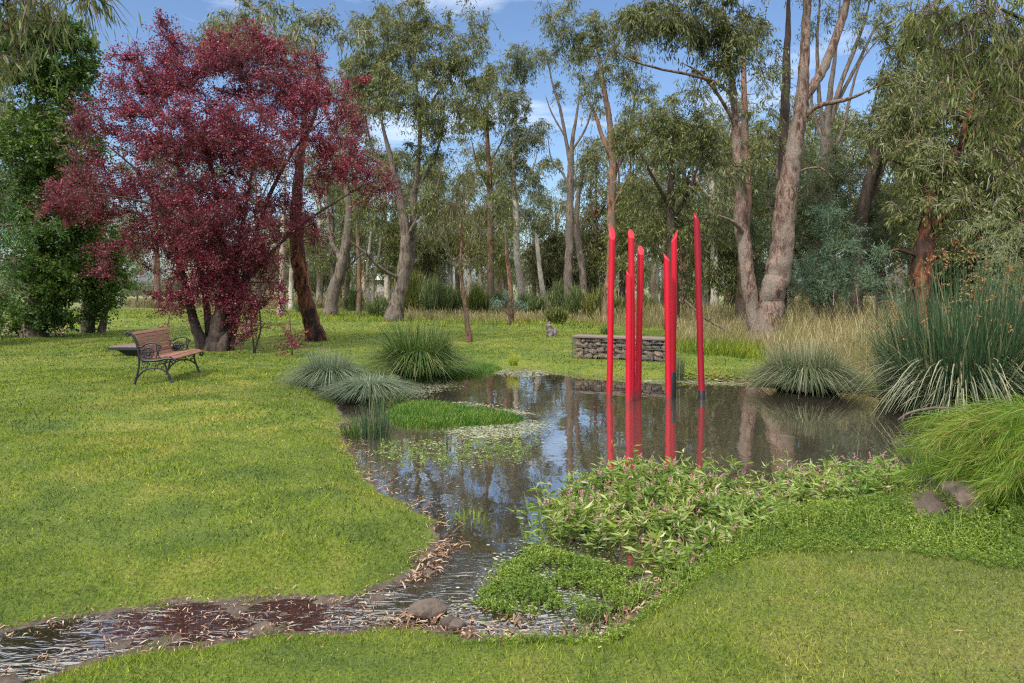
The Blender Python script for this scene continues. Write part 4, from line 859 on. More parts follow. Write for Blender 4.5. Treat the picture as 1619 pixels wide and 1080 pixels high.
# duckweed and scum: thin little leaves lying on the water
mb = MB(); rg = np.random.default_rng(9)
def flecks(pp, n, sz, z=WZ+.004, mat=0):
    q = in_px_poly(n, pp, WZ, rg); nc = max(4, n//50); c = q[rg.integers(0, len(q), nc)]
    q = np.where(rg.random((n,1)) < .7, c[rg.integers(0,nc,n)] + rg.normal(size=(n,2))*[.16,.09], q)
    q = q[sdf(q[:,0], q[:,1]) < .03]; n = len(q); a = rg.uniform(0, 6.3, n); s_ = sz*np.exp(rg.normal(0,.4,n))
    k = 6; ph = np.arange(k)*2*math.pi/k
    v = np.stack([q[:,0,None] + s_[:,None]*np.cos(ph+a[:,None]), q[:,1,None] + s_[:,None]*.8*np.sin(ph+a[:,None]), np.broadcast_to(z + rg.uniform(0,.003,n)[:,None], (n,k))], -1)
    mb.add(v, np.arange(n*k).reshape(-1, k), mat)
flecks([(640,612),(700,598),(720,606),(690,622),(610,640),(570,636),(560,622)], 3200, .010)
flecks([(770,584),(850,584),(880,592),(840,597),(790,594)], 1500, .012)
flecks([(740,672),(850,664),(858,676),(820,692),(740,694),(700,684)], 3800, .0075)
flecks([(690,636),(760,640),(820,655),(850,656),(800,648),(730,636)], 700, .009)
flecks([(1130,603),(1220,606),(1220,612),(1130,608),(1000,604),(1000,600)], 1300, .014)
flecks([(600,700),(720,690),(860,700),(850,730),(760,740),(640,730)], 450, .008)
flecks([(580,740),(700,740),(760,800),(720,840),(690,810)], 160, .006)
flecks([(740,960),(760,900),(830,850),(880,850),(1000,900),(900,980)], 900, .006)
tag(mb.build('duckweed', M['scum']), 'pale duckweed and scum lying on the pond surface', 'duckweed', kind='stuff')
# small water plants with leaves near the surface
mb = MB(); q = in_px_poly(260, [(600,700),(700,700),(850,690),(860,720),(760,735),(640,740),(590,720)], WZ, rg)
stems_with_leaves(mb, q, np.full(len(q), WZ-.01), rg.uniform(.03,.09,len(q)), 7, .035, .014, rg, .9)
tag(mb.build('water_plants', [M['weed'], M['redstem']]), 'sparse leafy shoots breaking the water surface mid pond', 'water plants', kind='stuff')

# leaf litter on the mud and in the stream
mb = MB(); rg = np.random.default_rng(10)
def litter(q, z, L, W, flat=.12):
    n = len(q); d = rg.normal(size=(n,3))*[1,1,flat]; d = unit(d); p = np.c_[q, z + rg.uniform(.003,.012,n)]
    s = unit(np.cross(d, [0,0,1.0])) ; s = unit(s + rg.normal(size=(n,3))*[0,0,.3]); L = (L*rg.uniform(.4,1.2,n))[:,None]; W = (W*rg.uniform(.6,1.3,n))[:,None]
    bend = rg.normal(0,.07,n)[:,None]
    pts = []
    for t, w in ((0,.08),(.3,.9),(.65,.8),(1,.05)):
        c = p + d*L*t + s*bend*L*4*t*(1-t) + np.array([0,0,.012])*np.sin(3*t)*rg.random((n,1)); pts += [c - s*W*w*.5, c + s*W*w*.5]
    v = np.stack(pts, 1); b = np.arange(n)[:,None,None]*8
    mb.add(v, (b + np.array([[0,1,3,2],[2,3,5,4],[4,5,7,6]])[None]).reshape(-1,4), 0)
def shore(n, smin, smax, yr, xr):
    q = np.c_[rg.uniform(*xr, n*30), rg.uniform(*yr, n*30)]; s = sdf(q[:,0], q[:,1]); q = q[(s > smin) & (s < smax)]; return q[:n]
q = shore(1900, -.16, .10, (1.8, 4.4), (-4.5, 1.6)); litter(q, np.maximum(hgt(q[:,0],q[:,1]), WZ), .038, .007)
q = shore(260, -.08, .10, (2.8, 4.0), (-.6, 1.2)); litter(q, np.maximum(hgt(q[:,0],q[:,1]), WZ), .07, .012)
q = in_px_poly(800, [(600,985),(660,900),(720,840),(790,850),(740,930),(720,985)], WZ, rg); litter(q, np.maximum(hgt(q[:,0],q[:,1])+.01, WZ-.09), .07, .011)
q = shore(500, -.15, .12, (4.2, 8.5), (-2.6, -.2)); litter(q, np.maximum(hgt(q[:,0],q[:,1]), WZ), .09, .008)
q = in_px_poly(240, [(1290,612),(1390,625),(1410,580),(1310,570)], 0, rg); litter(q, hgt(q[:,0],q[:,1])+.02, .14, .03)
q = in_px_poly(500, [(1070,600),(1210,605),(1210,592),(1070,588)], 0, rg); litter(q, hgt(q[:,0],q[:,1]), .10, .03)
q = in_px_poly(1600, [(-10,532),(100,532),(110,520),(-10,512)], 0, rg); litter(q, hgt(q[:,0],q[:,1]), .12, .05)
x, y = rg.uniform(-6,7,900), rg.uniform(2.4,12,900); k = sdf(x,y) > .3; litter(np.c_[x[k],y[k]], hgt(x[k],y[k])+.014, .035, .007)
x, y = rg.uniform(-7,8,9000), np.sqrt(rg.uniform(2.3**2,13**2,9000)); k = sdf(x,y) > .1; litter(np.c_[x[k],y[k]], hgt(x[k],y[k])+.012, .016, .0035)
tag(mb.build('fallen_leaves', M['litter']), 'dry brown gum leaves strewn along the stream and banks', 'fallen leaves', kind='stuff')

# lime green weeping frond shrub
b = np.array([3.95, 4.95, 0]); e = empty('frond_shrub', b); tag(e, 'lime green feathery shrub arching over the pond from the near corner', 'shrub')
mb = MB(); st = MB(); rg = np.random.default_rng(21)
for i in range(105):
    az = rg.uniform(R(95), R(228)) if i % 3 else rg.uniform(R(0), R(250))
    Lh = rg.uniform(.3, .84); top = rg.uniform(.26, .70)
    p0 = b + [rg.normal()*.14, rg.normal()*.14, -.02]
    p1 = p0 + [math.cos(az)*Lh*.4, math.sin(az)*Lh*.4, top]; p2 = p0 + [math.cos(az)*Lh*.8, math.sin(az)*Lh*.8, top*.95]; p3 = p0 + [math.cos(az)*Lh*1.08, math.sin(az)*Lh*1.08, top*.74]
    line = smooth_poly([p0, p1, p2, p3], 6); st.tube(line, np.linspace(.007, .0015, len(line)), 4, cap=False)
    n = 330; t = rg.uniform(.15, 1, n); f_ = t*(len(line)-1.001); j = f_.astype(int); pp_ = line[j]*(1-(f_-j))[:,None] + line[np.minimum(j+1,len(line)-1)]*(f_-j)[:,None]
    d = unit(line[np.minimum(j+2, len(line)-1)] - line[j]); dr = d*1.0 + rg.normal(size=(n,3))*.38 + [0,0,-.16]
    leaves(mb, pp_ + rg.normal(size=(n,3))*.018, dr, rg.uniform(.08,.2,n), .0030, rg=rg)
st.build('stem', M['redstem'], e, b); mb.build('foliage', M['lime'], e, b)

# ------------------------------------------------------------------ rocks
import bmesh
def rockmesh(name, seed, size, mat, sub=3, rough=.28, parent=None, origin=(0,0,0), link=True, chop=5):
    rg = np.random.default_rng(seed); bm = bmesh.new(); bmesh.ops.create_icosphere(bm, subdivisions=sub, radius=1)
    v = np.array([q.co[:] for q in bm.verts])
    for k in range(chop):                       # flat broken faces
        nrm = unit(rg.normal(size=3)); dd = rg.uniform(.55, .85); h = v @ nrm; v = v - np.maximum(0, h - dd)[:, None]*nrm*.85
    for k in range(5):
        w = unit(rg.normal(size=3))*rg.uniform(1.5, 6); v = v*(1 + rough*.22*np.sin(v @ w + rg.uniform(0, 6)))[:, None]
    v = v * np.array(size)/2
    for q, c in zip(bm.verts, v): q.co = c
    me = bpy.data.meshes.new(name); bm.to_mesh(me); bm.free(); me.materials.append(mat)
    o = bpy.data.objects.new(name, me); 
    if link: col.objects.link(o)
    o.location = origin
    if parent: o.parent = parent
    return o
def rockmat(name, cols, sc=5):
    m, nt, out = newmat(name); p = wpos(nt); oi = nt.nodes.new('ShaderNodeObjectInfo')
    r = ramp(nt, cols); nt.links.new(mth(nt,'ADD', mth(nt,'MULTIPLY', oi.outputs['Random'], .75), mth(nt,'MULTIPLY', noise(nt, sc*1.2, 5, .65, p), .35)), r.inputs[0])
    f_ = ramp(nt, [(.55,.55,.55),(1.2,1.2,1.2)], [.3,.7]); nt.links.new(noise(nt, sc*6, 5, .7, p), f_.inputs[0])
    c = mixc(nt, r.outputs[0], f_.outputs[0], 1, 'MULTIPLY')
    bs = N(nt, 'ShaderNodeBsdfPrincipled', Roughness=.85); nt.links.new(c, bs.inputs['Base Color'])
    bp = N(nt, 'ShaderNodeBump', Strength=.7, Distance=.02); nt.links.new(noise(nt, sc*5, 6, .7, p), bp.inputs['Height']); nt.links.new(bp.outputs[0], bs.inputs['Normal'])
    nt.links.new(bs.outputs[0], out.inputs[0]); return m
M['rock'] = rockmat('weathered_rock', [(.035,.025,.02),(.11,.08,.06),(.21,.155,.125)])
M['gabion_stone'] = rockmat('basalt_fill', [(.06,.055,.055),(.15,.12,.105),(.32,.22,.14),(.24,.19,.16),(.42,.29,.17)], 9)
p = P(1455, 800, 4.9); o = rockmesh('rock', 1, (.40,.34,.22), M['rock'], origin=(p[0], p[1], .0)); o.rotation_euler = (0,-.25,.3); tag(o, 'low sloping brown rock beside the larger dark rock under the lime shrub', 'rock')
p = P(1522, 800, 4.85); o = rockmesh('rock', 4, (.27,.30,.36), M['rock'], origin=(p[0], p[1], .045)); tag(o, 'blocky dark brown rock under the lime frond shrub', 'rock')
p = G(672, 968, WZ); o = rockmesh('rock', 6, (.21,.18,.11), M['rock'], origin=(p[0], p[1], WZ+.01)); tag(o, 'rounded reddish rock sitting in the stream mouth', 'rock')
p = G(605, 985, WZ); o = rockmesh('rock', 8, (.12,.10,.07), M['rock'], origin=(p[0]+.35, p[1]-.02, WZ+.01)); tag(o, 'small flat wet rock just downstream of the reddish rock', 'rock')
p = G(705, 992, WZ); o = rockmesh('rock', 9, (.10,.09,.06), M['rock'], origin=(p[0]+.05, p[1], WZ+.01)); tag(o, 'tiny brown rock among leaves beside the reddish rock', 'rock')

# ------------------------------------------------------------------ red poles
def paint():
    m, nt, out = newmat('red_paint'); p = wpos(nt)
    r = ramp(nt, [(.50,.004,.020),(.64,.006,.028)], [.3,.7]); nt.links.new(noise(nt, 4, 4, .6, mapped(nt, p, (1,1,.3))), r.inputs[0])
    tc = nt.nodes.new('ShaderNodeTexCoord'); sp = nt.nodes.new('ShaderNodeSeparateXYZ'); nt.links.new(tc.outputs['Object'], sp.inputs[0])
    st = mth(nt, 'MULTIPLY_ADD', sp.outputs[2], -5.0, .95, clamp=True); nn = noise(nt, 14, 5, .7, mapped(nt, p, (1,1,.25)))
    c = mixc(nt, r.outputs[0], (.10,.05,.035), mth(nt, 'MULTIPLY', mth(nt, 'MULTIPLY', st, nn), 1.3, clamp=True))
    fr_ = ramp(nt, [(0,0,0),(1,1,1)], [.58,.75]); nt.links.new(noise(nt, 9, 6, .75, mapped(nt, p, (1,1,.12))), fr_.inputs[0])
    c = mixc(nt, c, (.45,.05,.07), mth(nt, 'MULTIPLY', fr_.outputs[0], .6))
    bs = N(nt, 'ShaderNodeBsdfPrincipled', Roughness=.38); bs.inputs['Specular IOR Level'].default_value = .5; nt.links.new(c, bs.inputs['Base Color'])
    nt.links.new(bs.outputs[0], out.inputs[0]); return m
M['red'] = paint(); M['black'] = plain('black_sleeve', (.012,.012,.013), .5); M['red_shaded'] = plain('red_paint_shaded', (.30,.008,.022), .4, .1, 4)  # last one: darker copy of the red, shade on the tallest pole set as colour
def pole(xt, yt, xb, yb, label, w, phi, cut, black=None, cat='sculpture pole', mat='red'):
    b = G(xb, yb, WZ); D = b[1]; top = P(xt, yt, D + .0); e = empty('red_pole', (b[0], b[1], WZ)); tag(e, label, cat, 'red poles standing in the pond')
    r = w/F*D/2; foot = np.array([b[0], b[1], WZ]); ax_ = unit(top - foot); foot = foot - ax_*.45
    k = 20; ts = np.linspace(0, 1, 14); line = foot[None]*(1-ts[:,None]) + top[None]*ts[:,None]
    mb = MB(); ph = np.arange(k)*2*math.pi/k; rings = []
    s0 = 0 if black is None else 1
    Lt = np.linalg.norm(top - foot); cutl = cut/F*D
    for i, t in enumerate(ts):
        dist = t*(Lt - cutl)
        rings.append(foot + ax_*dist + np.stack([np.cos(ph)*r, np.sin(ph)*r, 0*ph], -1))
    # oblique, slightly bowed cut at the top
    u = (1 + np.cos(ph - phi))/2
    base_top = foot + ax_*(Lt - cutl)
    for q_ in (.5, 1.0):
        rings.append(base_top + ax_[None]*(cutl*(u**1.3)*q_)[:, None] + np.stack([np.cos(ph)*r, np.sin(ph)*r, 0*ph], -1))
    V = np.array(rings).reshape(-1, 3); n = len(rings); i_ = np.arange(n-1)[:,None]*k; j = np.arange(k)[None]; j2 = (j+1)%k
    mb.add(V, np.stack([i_+j, i_+j2, i_+k+j2, i_+k+j], -1).reshape(-1,4), 0, True)
    mb.f.append((np.array([[ (n-1)*k + q for q in range(k)]]), 0, False))
    mb.build('shaft', M[mat], e, e.location)
    if black is not None:
        zt = P(xb, black, D)[2]; mb = MB(); a = foot; h_ = (zt - foot[2])/ax_[2]
        mb.tube([a, a + ax_*h_*.5, a + ax_*(h_-.004), a + ax_*h_], [r*1.09, r*1.09, r*1.09, r*1.0], 20); mb.build('sleeve', M['black'], e, e.location)
    return e
pole(968, 357, 963.5, 629, 'red pole standing alone, farthest from the tall shade-coloured pole', 9.8, R(100), 22)
pole(998, 362, 1000, 632, 'tall red pole rising behind the short one in the tight trio', 9.8, R(100), 15)
pole(995, 427, 993.5, 637, 'short red pole at the front of the tight trio', 9.8, R(170), 12)
pole(1013, 388, 1009, 628, 'medium height red pole of the tight trio with water between it and the pair', 9.8, R(90), 15)
pole(1054.5, 400, 1057, 634, 'shorter red pole of the pair, overlapping a taller one behind', 9.8, R(150), 13)
pole(1066, 364, 1063.5, 628, 'taller red pole of the pair with a black lower sleeve', 9.5, R(10), 19, 588)
pole(1101.5, 336, 1109.5, 631, 'tallest red pole coloured as shaded, with a short black foot, standing apart', 10.0, R(200), 20, 617, mat='red_shaded')

# ------------------------------------------------------------------ gabion seat
M['wire'] = plain('galvanised_wire', (.22,.22,.22), .4, .1, metal=.8); M['deck'] = None
def woodmat(name, a, b, worn, sc=30, axis_=(1,12,12), wornamt=(.62,.72)):
    m, nt, out = newmat(name); tc = nt.nodes.new('ShaderNodeTexCoord'); p = mapped(nt, tc.outputs['Object'], axis_)
    n1 = noise(nt, sc*.12, 6, .7, p, .3); r = ramp(nt, [a, b], [.3,.7]); nt.links.new(n1, r.inputs[0])
    n2 = noise(nt, sc*.2, 6, .8, p, .2); r2 = ramp(nt, [(0,0,0),(1,1,1)], list(wornamt)); nt.links.new(n2, r2.inputs[0])
    c = mixc(nt, r.outputs[0], worn, r2.outputs[0]); bs = N(nt, 'ShaderNodeBsdfPrincipled', Roughness=.65); nt.links.new(c, bs.inputs['Base Color'])
    bp = N(nt, 'ShaderNodeBump', Strength=.4, Distance=.004); nt.links.new(n1, bp.inputs['Height']); nt.links.new(bp.outputs[0], bs.inputs['Normal'])
    nt.links.new(bs.outputs[0], out.inputs[0]); return m
M['deck'] = woodmat('seat_timber', (.13,.085,.07), (.25,.18,.15), (.40,.33,.29))
A_ = G(905, 566, 0); B_ = G(1056, 573, 0); Lg = np.linalg.norm(B_[:2]-A_[:2]); ang = math.atan2(B_[1]-A_[1], B_[0]-A_[0]); dep = .46; Hg = .46
e = empty('gabion_seat', (A_[0], A_[1], -.01), ang); tag(e, 'stone filled wire gabion seat with a flat timber top on the far bank', 'garden seat')
rg = np.random.default_rng(31); prot = [rockmesh('stone', 500+i, (1,1,1), M['gabion_stone'], 2, .35, link=False, chop=7) for i in range(9)]
cnt = 0
def put_stone(x, y, z, s):
    global cnt
    o = prot[rg.integers(0, 9)].copy(); o.name = 'stone'; col.objects.link(o); o.parent = e; o.location = (x, y, z); o.scale = s; o.rotation_euler = tuple(rg.uniform(-.5,.5,3)); cnt += 1
mb = MB(); mb.box((Lg/2, dep/2+.03, Hg/2), (Lg-.16, dep-.16, Hg-.03)); mb.build('inner_fill', M['bark_dark'], e)
zz = 0
for row, hh in enumerate((.13,.12,.12,.11)):
    x = .02
    while x < Lg - .03 and cnt < 96:
        w_ = rg.uniform(.07,.23); put_stone(min(x + w_/2, Lg-.05), .08 + rg.uniform(-.02,.025), zz + hh/2 + rg.uniform(-.018,.018), (w_*1.14, .16, hh*rg.uniform(.9,1.3))); x += w_
    for yy in (.19,.33):
        put_stone(.06, yy+.02, zz + hh/2, (.12,.16,hh*1.08))
    zz += hh*.955
for row in range(4):
    for yy in (.2,.34):
        if cnt < 99: put_stone(Lg-.06, yy, .06+row*.115, (.12,.16,.12))
mb = MB(); r_ = .0028
def grid(p0, du, dv, nu, nv):
    p0, du, dv = map(np.array, (p0, du, dv))
    for i in range(nu+1): a = p0 + du*i/nu; mb.tube([a, a+dv], r_, 4, cap=False)
    for i in range(nv+1): a = p0 + dv*i/nv; mb.tube([a, a+du], r_, 4, cap=False)
grid((0,-.012,.0),(Lg,0,0),(0,0,Hg),52,7); grid((-.012,0,0),(0,dep,0),(0,0,Hg),11,7); grid((Lg+.012,0,0),(0,dep,0),(0,0,Hg),11,7); grid((0,dep+.012,0),(Lg,0,0),(0,0,Hg),52,7)
mb.build('wire_cage', M['wire'], e)
for i in range(4):
    mb = MB(); mb.box((Lg/2, .045+i*.123, Hg+.02), (Lg+.04, .116, .034), bev=.004); mb.build('top_board', M['deck'], e)

# ------------------------------------------------------------------ weathered stump ornament
b = G(872, 533, 0); e = empty('driftwood_stump', b); tag(e, 'small weathered grey wooden stump standing on the far lawn', 'stump')
mb = MB(); s_ = 1.0
mb.tube(smooth_poly([b+[-.02,0,-.05], b+[-.03,0,.15], b+[-.07,.02,.30], b+[-.10,0,.40]], 4), np.interp(np.linspace(0,1,13), [0,.3,.6,.85,1], [.11,.12,.10,.085,.03]), 9, wob=.18)
mb.tube(smooth_poly([b+[.07,0,-.05], b+[.09,-.02,.10], b+[.11,0,.20], b+[.10,0,.27]], 4), np.interp(np.linspace(0,1,13), [0,.5,1], [.07,.08,.02]), 8, wob=.2)
mb.tube(smooth_poly([b+[-.09,0,.33], b+[-.15,-.01,.36], b+[-.19,0,.34]], 4), np.linspace(.04,.015,9), 7, wob=.15)
mb.tube(smooth_poly([b+[-.08,0,.36], b+[-.06,0,.44], b+[-.03,0,.46]], 4), np.linspace(.04,.02,9), 7, wob=.15)
mb.build('body', M['driftwood'], e, b)
mb = MB(); mb.tube(smooth_poly([b+[-.04,-.06,.05], b+[-.10,-.10,.02], b+[-.17,-.10,.06]], 3), [.03,.028,.026,.024,.022,.02,.015], 7, wob=.12); mb.build('root', M['bark_dark'], e, b)

# fallen thin branches by the far bank
def stick(pts, r, label, D, seed):
    q, rr = limbpts(pts, D, 5); mb = MB(); b = q[0].copy(); e = empty('dead_branch', b); tag(e, label, 'branch')
    mb.tube(q, rr, 6); mb.build('stick', M['twig'], e, b); rg = np.random.default_rng(seed); mb = MB()
    for k in range(7):
        j = rg.integers(3, len(q)-3); d = rg.normal(size=3)*[.25,.2,.2] + [0,0,.1]; mb.tube(smooth_poly([q[j], q[j]+d*.5, q[j]+d], 3), np.linspace(rr[j]*.5, .003, 7), 4, cap=False)
    mb.build('twig', M['twig'], e, b)
stick([(1083,475,3),(1110,500,4),(1135,515,4),(1180,545,3)], 0, 'thin dead branch leaning in the dry grass before the far gums', 19, 1)
stick([(1420,664,3),(1440,652,4),(1480,645,4),(1530,648,3)], 0, 'reddish bare twig reaching from the lime shrub over the water', 7.5, 2)
# curved brown seed plume behind the seat
# ------------------------------------------------------------------ low deck seat behind the bench
M['steel'] = plain('dark_steel', (.02,.022,.028), .55)
a = G(165, 567, 0); e = empty('timber_platform', (a[0]-.1, a[1]+.3, 0), R(-4)); tag(e, 'low timber topped platform with dark steel underframe behind the garden bench', 'platform')
for i in range(4):
    mb = MB(); mb.box((.66, .12+i*.2, .215), (1.32, .19, .035), bev=.004); mb.build('top_board', M['deck'], e)
mb = MB(); mb.add([[.1,.02,.19],[1.25,.02,.19],[1.25,.8,.19],[.1,.8,.19],[.45,.16,-.03],[1.1,.16,-.03],[1.1,.7,-.03],[.45,.7,-.03]], [[3,2,1,0],[0,1,5,4],[1,2,6,5],[2,3,7,6],[3,0,4,7]]); mb.build('underframe', M['steel'], e)
mb = MB(); mb.box((.66,.004,.185),(1.32,.02,.055)); mb.build('edge_rail', M['steel'], e)

# ------------------------------------------------------------------ garden bench (local: x forward, y along the seat)
M['iron'] = plain('black_cast_iron', (.018,.018,.022), .42, .2, 30, 0, .5, 0, .3)
M['slat'] = woodmat('worn_red_slat', (.17,.075,.05), (.34,.16,.11), (.56,.44,.37), 30, (12,1,12))
bx, by = -5.72, 10.92
bz = float(hgt(bx, by)) - .012
e = empty('garden_bench', (bx, by, bz), R(5)); tag(e, 'ornate black cast iron garden bench with worn reddish timber slats', 'bench')
Ln = 1.22
seatp = smooth_poly([(-.235,.47),(-.20,.415),(-.10,.395),(.05,.41),(.18,.435),(.27,.43),(.315,.39)], 8)
backp = smooth_poly([(-.235,.47),(-.255,.56),(-.285,.68),(-.325,.78),(-.375,.835)], 8)
def fl(line, yy): return [(p_[0], yy, p_[1]) for p_ in line]
def arc(cx, cz, r, a0, a1, n=14): t = np.linspace(R(a0), R(a1), n); return [(cx + r*math.cos(q), cz + r*math.sin(q)) for q in t]
def spiral(cx, cz, r0, r1, a0, a1, n=22): t = np.linspace(0,1,n); return [(cx + (r0+(r1-r0)*q)*math.cos(R(a0+(a1-a0)*q)), cz + (r0+(r1-r0)*q)*math.sin(R(a0+(a1-a0)*q))) for q in t]
for yy in (0.0, Ln):
    fr = MB()
    T = lambda line, r, sq=None: fr.tube(fl(line, yy), r, 7, squash=sq)
    T(smooth_poly([(-.235,.44),(-.25,.56),(-.285,.69),(-.335,.79),(-.40,.84)],6), .020)
    T(spiral(-.405,.805,.036,.008,80,420), .016)
    T(smooth_poly([(-.235,.46),(-.20,.40),(-.10,.375),(.05,.385),(.18,.41),(.27,.405)],6), .018)
    T(spiral(.285,.365,.042,.008,100,-260), .016)
    T(smooth_poly([(-.27,.62),(-.20,.60),(-.13,.645),(-.05,.665),(.02,.655),(.075,.62)],6), .013)
    fr.tube(fl(spiral(.075,.60,.026,.006,60,-300), yy), .013, 7)
    T(smooth_poly([(.04,.645),(.03,.58),(.045,.50),(.02,.42)],5), .009); T(smooth_poly([(.085,.60),(.065,.54),(.06,.47),(.09,.41)],5), .008)
    T(arc(-.10,.505,.085,0,360,24), .009); T(arc(-.10,.505,.028,0,360,14), .016); T(arc(-.10,.505,.055,0,360,18), .005)
    for q in range(8): 
        cx_, cz_ = -.10 + .056*math.cos(q*.785), .505 + .056*math.sin(q*.785); T(arc(cx_, cz_, .018, 0, 360, 9), .005)
    T(smooth_poly([(-.27,.60),(-.22,.56),(-.185,.53)],4), .008); T(smooth_poly([(-.24,.47),(-.20,.45),(-.16,.44)],4), .010)
    # scroll work under the seat
    for (cx_, cz_, r_, s0) in ((-.17,.33,.034,0),(-.09,.33,.030,90),(0,.325,.034,180),(.085,.33,.030,0),(.16,.33,.032,90),(-.12,.275,.022,0),(.03,.28,.022,0),(.12,.275,.022,0),(-.185,.265,.022,0)):
        T(spiral(cx_, cz_, r_, .008, s0, s0+400, 18), .007)
    T(smooth_poly([(-.24,.37),(-.12,.365),(.03,.37),(.2,.375)],4), .008)
    # arch
    T(smooth_poly([(-.265,.11),(-.19,.20),(-.09,.252),(.0,.262),(.09,.252),(.19,.19),(.245,.11)],6), .014)
    T([(0,.26),(0,.225)], .010)
    fr.build('end_frame', M['iron'], e)
    for (pts) in ([(-.24,.46),(-.235,.34),(-.255,.20),(-.285,.08),(-.31,.0)], [(.20,.42),(.165,.33),(.19,.22),(.235,.10),(.28,.012)]):
        lg = MB(); q = smooth_poly(pts, 5); lg.tube(fl(q, yy), np.interp(np.linspace(0,1,len(q)), [0,.4,.85,1], [.017,.016,.019,.026]), 8); 
        lg.box((pts[-1][0], yy, .008), (.06,.05,.018), bev=.004); lg.build('leg', M['iron'], e)
def slat(line, i0, i1, nm):
    p0, p1 = np.array(line[i0]), np.array(line[i1]); c_ = (p0+p1)/2; d = p1-p0; L_ = np.linalg.norm(d); a_ = math.atan2(d[1], d[0])
    Mx = np.array([[math.cos(a_),0,-math.sin(a_)],[0,1,0],[math.sin(a_),0,math.cos(a_)]])
    mb = MB(); mb.box((c_[0], Ln/2, c_[1]), (L_-.008, Ln-.035, .022), bev=.004, M=Mx); mb.build(nm, M['slat'], e)
def resample(line, n):
    q = np.array(line); L_ = np.r_[0, np.cumsum(np.linalg.norm(np.diff(q, axis=0), axis=1))]; t = np.linspace(0, L_[-1], n); return np.c_[np.interp(t, L_, q[:,0]), np.interp(t, L_, q[:,1])]
q = resample(backp, 7); [slat(q + [.02,.005], i, i+1, 'back_slat') for i in range(6)]
q = resample(seatp, 8); [slat(q + [0,.012], i, i+1, 'seat_slat') for i in range(7)]
mb = MB(); mb.tube([(0,0,.30),(0,Ln,.30)], .008, 6); mb.build('tie_rod', M['iron'], e)

# ------------------------------------------------------------------ far things: dry stone wall, shed, fence
mb = MB(); rg = np.random.default_rng(12)
b = P(560, 0, 62); e = empty('stone_wall', (b[0], 62, 0)); tag(e, 'low pale dry stone wall beyond the forked gum', 'wall')
L_ = (705-560)/F*62
for i in range(60):
    for r_ in range(3):
        x = i*L_/60; s_ = rg.uniform(.8,1.2); 
        c_ = np.array([b[0] + x + (r_%2)*.07, 62 + rg.normal()*.03, .17 + r_*.33]); v = unit(rg.normal(size=(8,3)))
        mb.box(c_, (.16*s_, .4, .35*s_), rg.uniform(-.3,.3), bev=.03)
mb.build('stonework', rockmat('pale_wall_stone', [(.30,.27,.24),(.45,.42,.38),(.58,.56,.52)], 2), e, e.location)
b = P(648, 0, 75); e = empty('shed', (b[0], 75, 0)); tag(e, 'distant shed with a pale metal roof glimpsed beyond the stone wall', 'shed')
mb = MB(); mb.box((b[0], 75, 1.0), (6.5, 4, 2.2)); mb.build('wall', plain('shed_wall', (.38,.36,.33), .8), e, e.location)
mb = MB(); v = [[-3.6,-2.4,1.15+.9],[3.6,-2.4,2.05],[3.6,2.4,2.05],[-3.6,2.4,2.05],[-3.6,0,2.75],[3.6,0,2.75]]; v = np.array(v) + [b[0],75,0.06]
mb.add(v, [[0,1,5,4],[3,4,5,2]]); mb.add(v[[0,3,4]], [[0,1,2]]); mb.add(v[[1,5,2]], [[0,1,2]]); mb.build('roof', plain('pale_roof', (.7,.72,.75), .4), e, e.location)
mb = MB(); mb.box((b[0]-1.5, 72.98, .85), (1.0,.06,1.7)); mb.build('door', plain('shed_door', (.16,.16,.17), .7), e, e.location)
# post and wire fence
b = P(-60, 0, 50); e = empty('wire_fence', (b[0], 50, 0)); tag(e, 'rustic post and wire paddock fence beyond the far lawn', 'fence')
for i in range(24):
    x = b[0] + i*3.2; mb = MB(); mb.tube([(x,50,-.1),(x+rg.normal()*.04,50,.6),(x+rg.normal()*.05,50,1.15)], [.07,.065,.06], 7); mb.build('post', M['twig'], e, e.location)
mb = MB()
for z_ in (.3,.6,.95): mb.tube([(b[0],50,z_),(b[0]+23*3.2,50,z_)], .006, 4)
mb.build('wire', M['wire'], e, e.location)

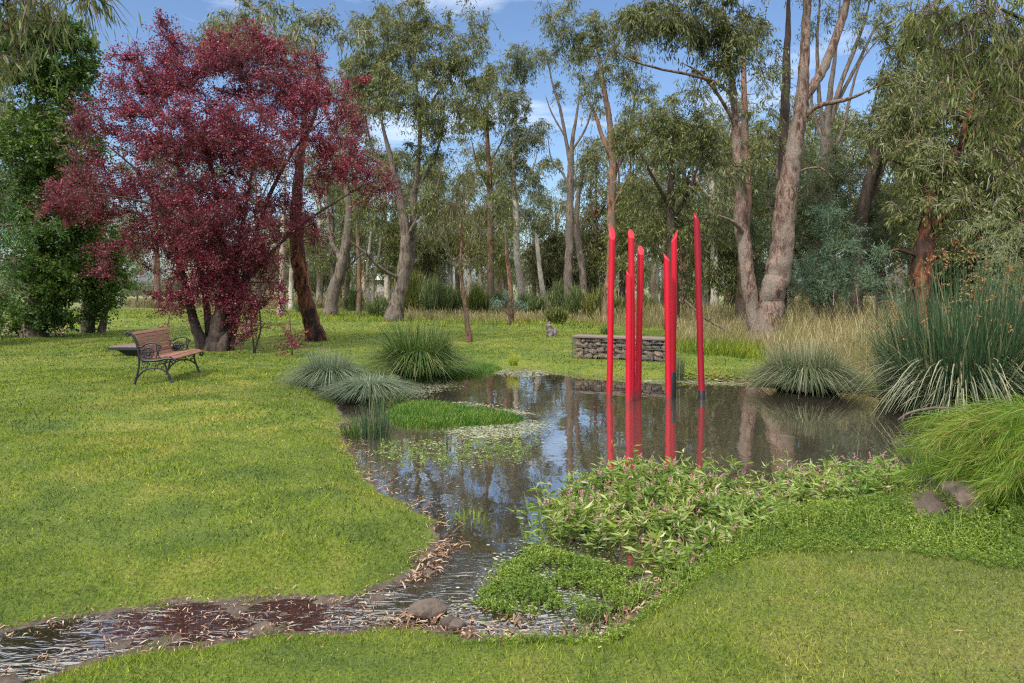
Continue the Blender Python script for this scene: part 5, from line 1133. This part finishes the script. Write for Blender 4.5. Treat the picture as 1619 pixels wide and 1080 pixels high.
# ------------------------------------------------------------------ sky and light
W = bpy.data.worlds.new('World'); scene.world = W; W.use_nodes = True; nt = W.node_tree
for n in list(nt.nodes): nt.nodes.remove(n)
out = nt.nodes.new('ShaderNodeOutputWorld'); bg = N(nt, 'ShaderNodeBackground', Strength=.095)
SUN_EL, SUN_AZ = 48.0, 212.0            # degrees; azimuth clockwise from +Y
sky = nt.nodes.new('ShaderNodeTexSky'); sky.sky_type = 'NISHITA'; sky.sun_disc = False; sky.sun_elevation = R(SUN_EL); sky.sun_rotation = R(SUN_AZ); sky.air_density = 1.0; sky.dust_density = 1.6; sky.ozone_density = 2.0
tc = nt.nodes.new('ShaderNodeTexCoord'); sp = nt.nodes.new('ShaderNodeSeparateXYZ'); nt.links.new(tc.outputs['Generated'], sp.inputs[0])
mp = N(nt, 'ShaderNodeMapping'); mp.inputs['Scale'].default_value = (1.0, 1.0, 3.2); nt.links.new(tc.outputs['Generated'], mp.inputs['Vector'])
n1 = noise(nt, 2.2, 7, .62, mp.outputs[0], .5)
cover = mth(nt, 'MULTIPLY_ADD', sp.outputs[2], 5.0, -1.80, clamp=True)       # thin wisps low, a bright deck overhead
cr = ramp(nt, [(0,0,0),(1,1,1)], [.56,.95]); nt.links.new(mth(nt, 'ADD', n1, mth(nt, 'MULTIPLY', cover, .55)), cr.inputs[0])
tint = mixc(nt, sky.outputs[0], (.90,1.00,1.12), 1.0, 'MULTIPLY')
c = mixc(nt, tint, (11.5,11.8,12.2), cr.outputs[0])
nt.links.new(c, bg.inputs[0]); nt.links.new(bg.outputs[0], out.inputs[0])
sl = bpy.data.lights.new('sun', 'SUN'); so = bpy.data.objects.new('sun', sl); col.objects.link(so); sl.energy = 2.2; sl.angle = R(7); sl.color = (1,.93,.82)
from mathutils import Vector
sd_ = Vector((math.sin(R(SUN_AZ))*math.cos(R(SUN_EL)), math.cos(R(SUN_AZ))*math.cos(R(SUN_EL)), math.sin(R(SUN_EL))))
so.rotation_euler = sd_.to_track_quat('Z', 'Y').to_euler()
vs = scene.view_settings; vs.view_transform = 'Standard'; vs.look = 'None'; vs.exposure = .82; vs.gamma = 1; vs.use_curve_mapping = False
cy = scene.cycles; cy.max_bounces = 8; cy.transparent_max_bounces = 8; cy.diffuse_bounces = 3; cy.glossy_bounces = 3; cy.transmission_bounces = 4; cy.caustics_reflective = False; cy.caustics_refractive = False; cy.use_denoising = False; cy.filter_width = 1.2
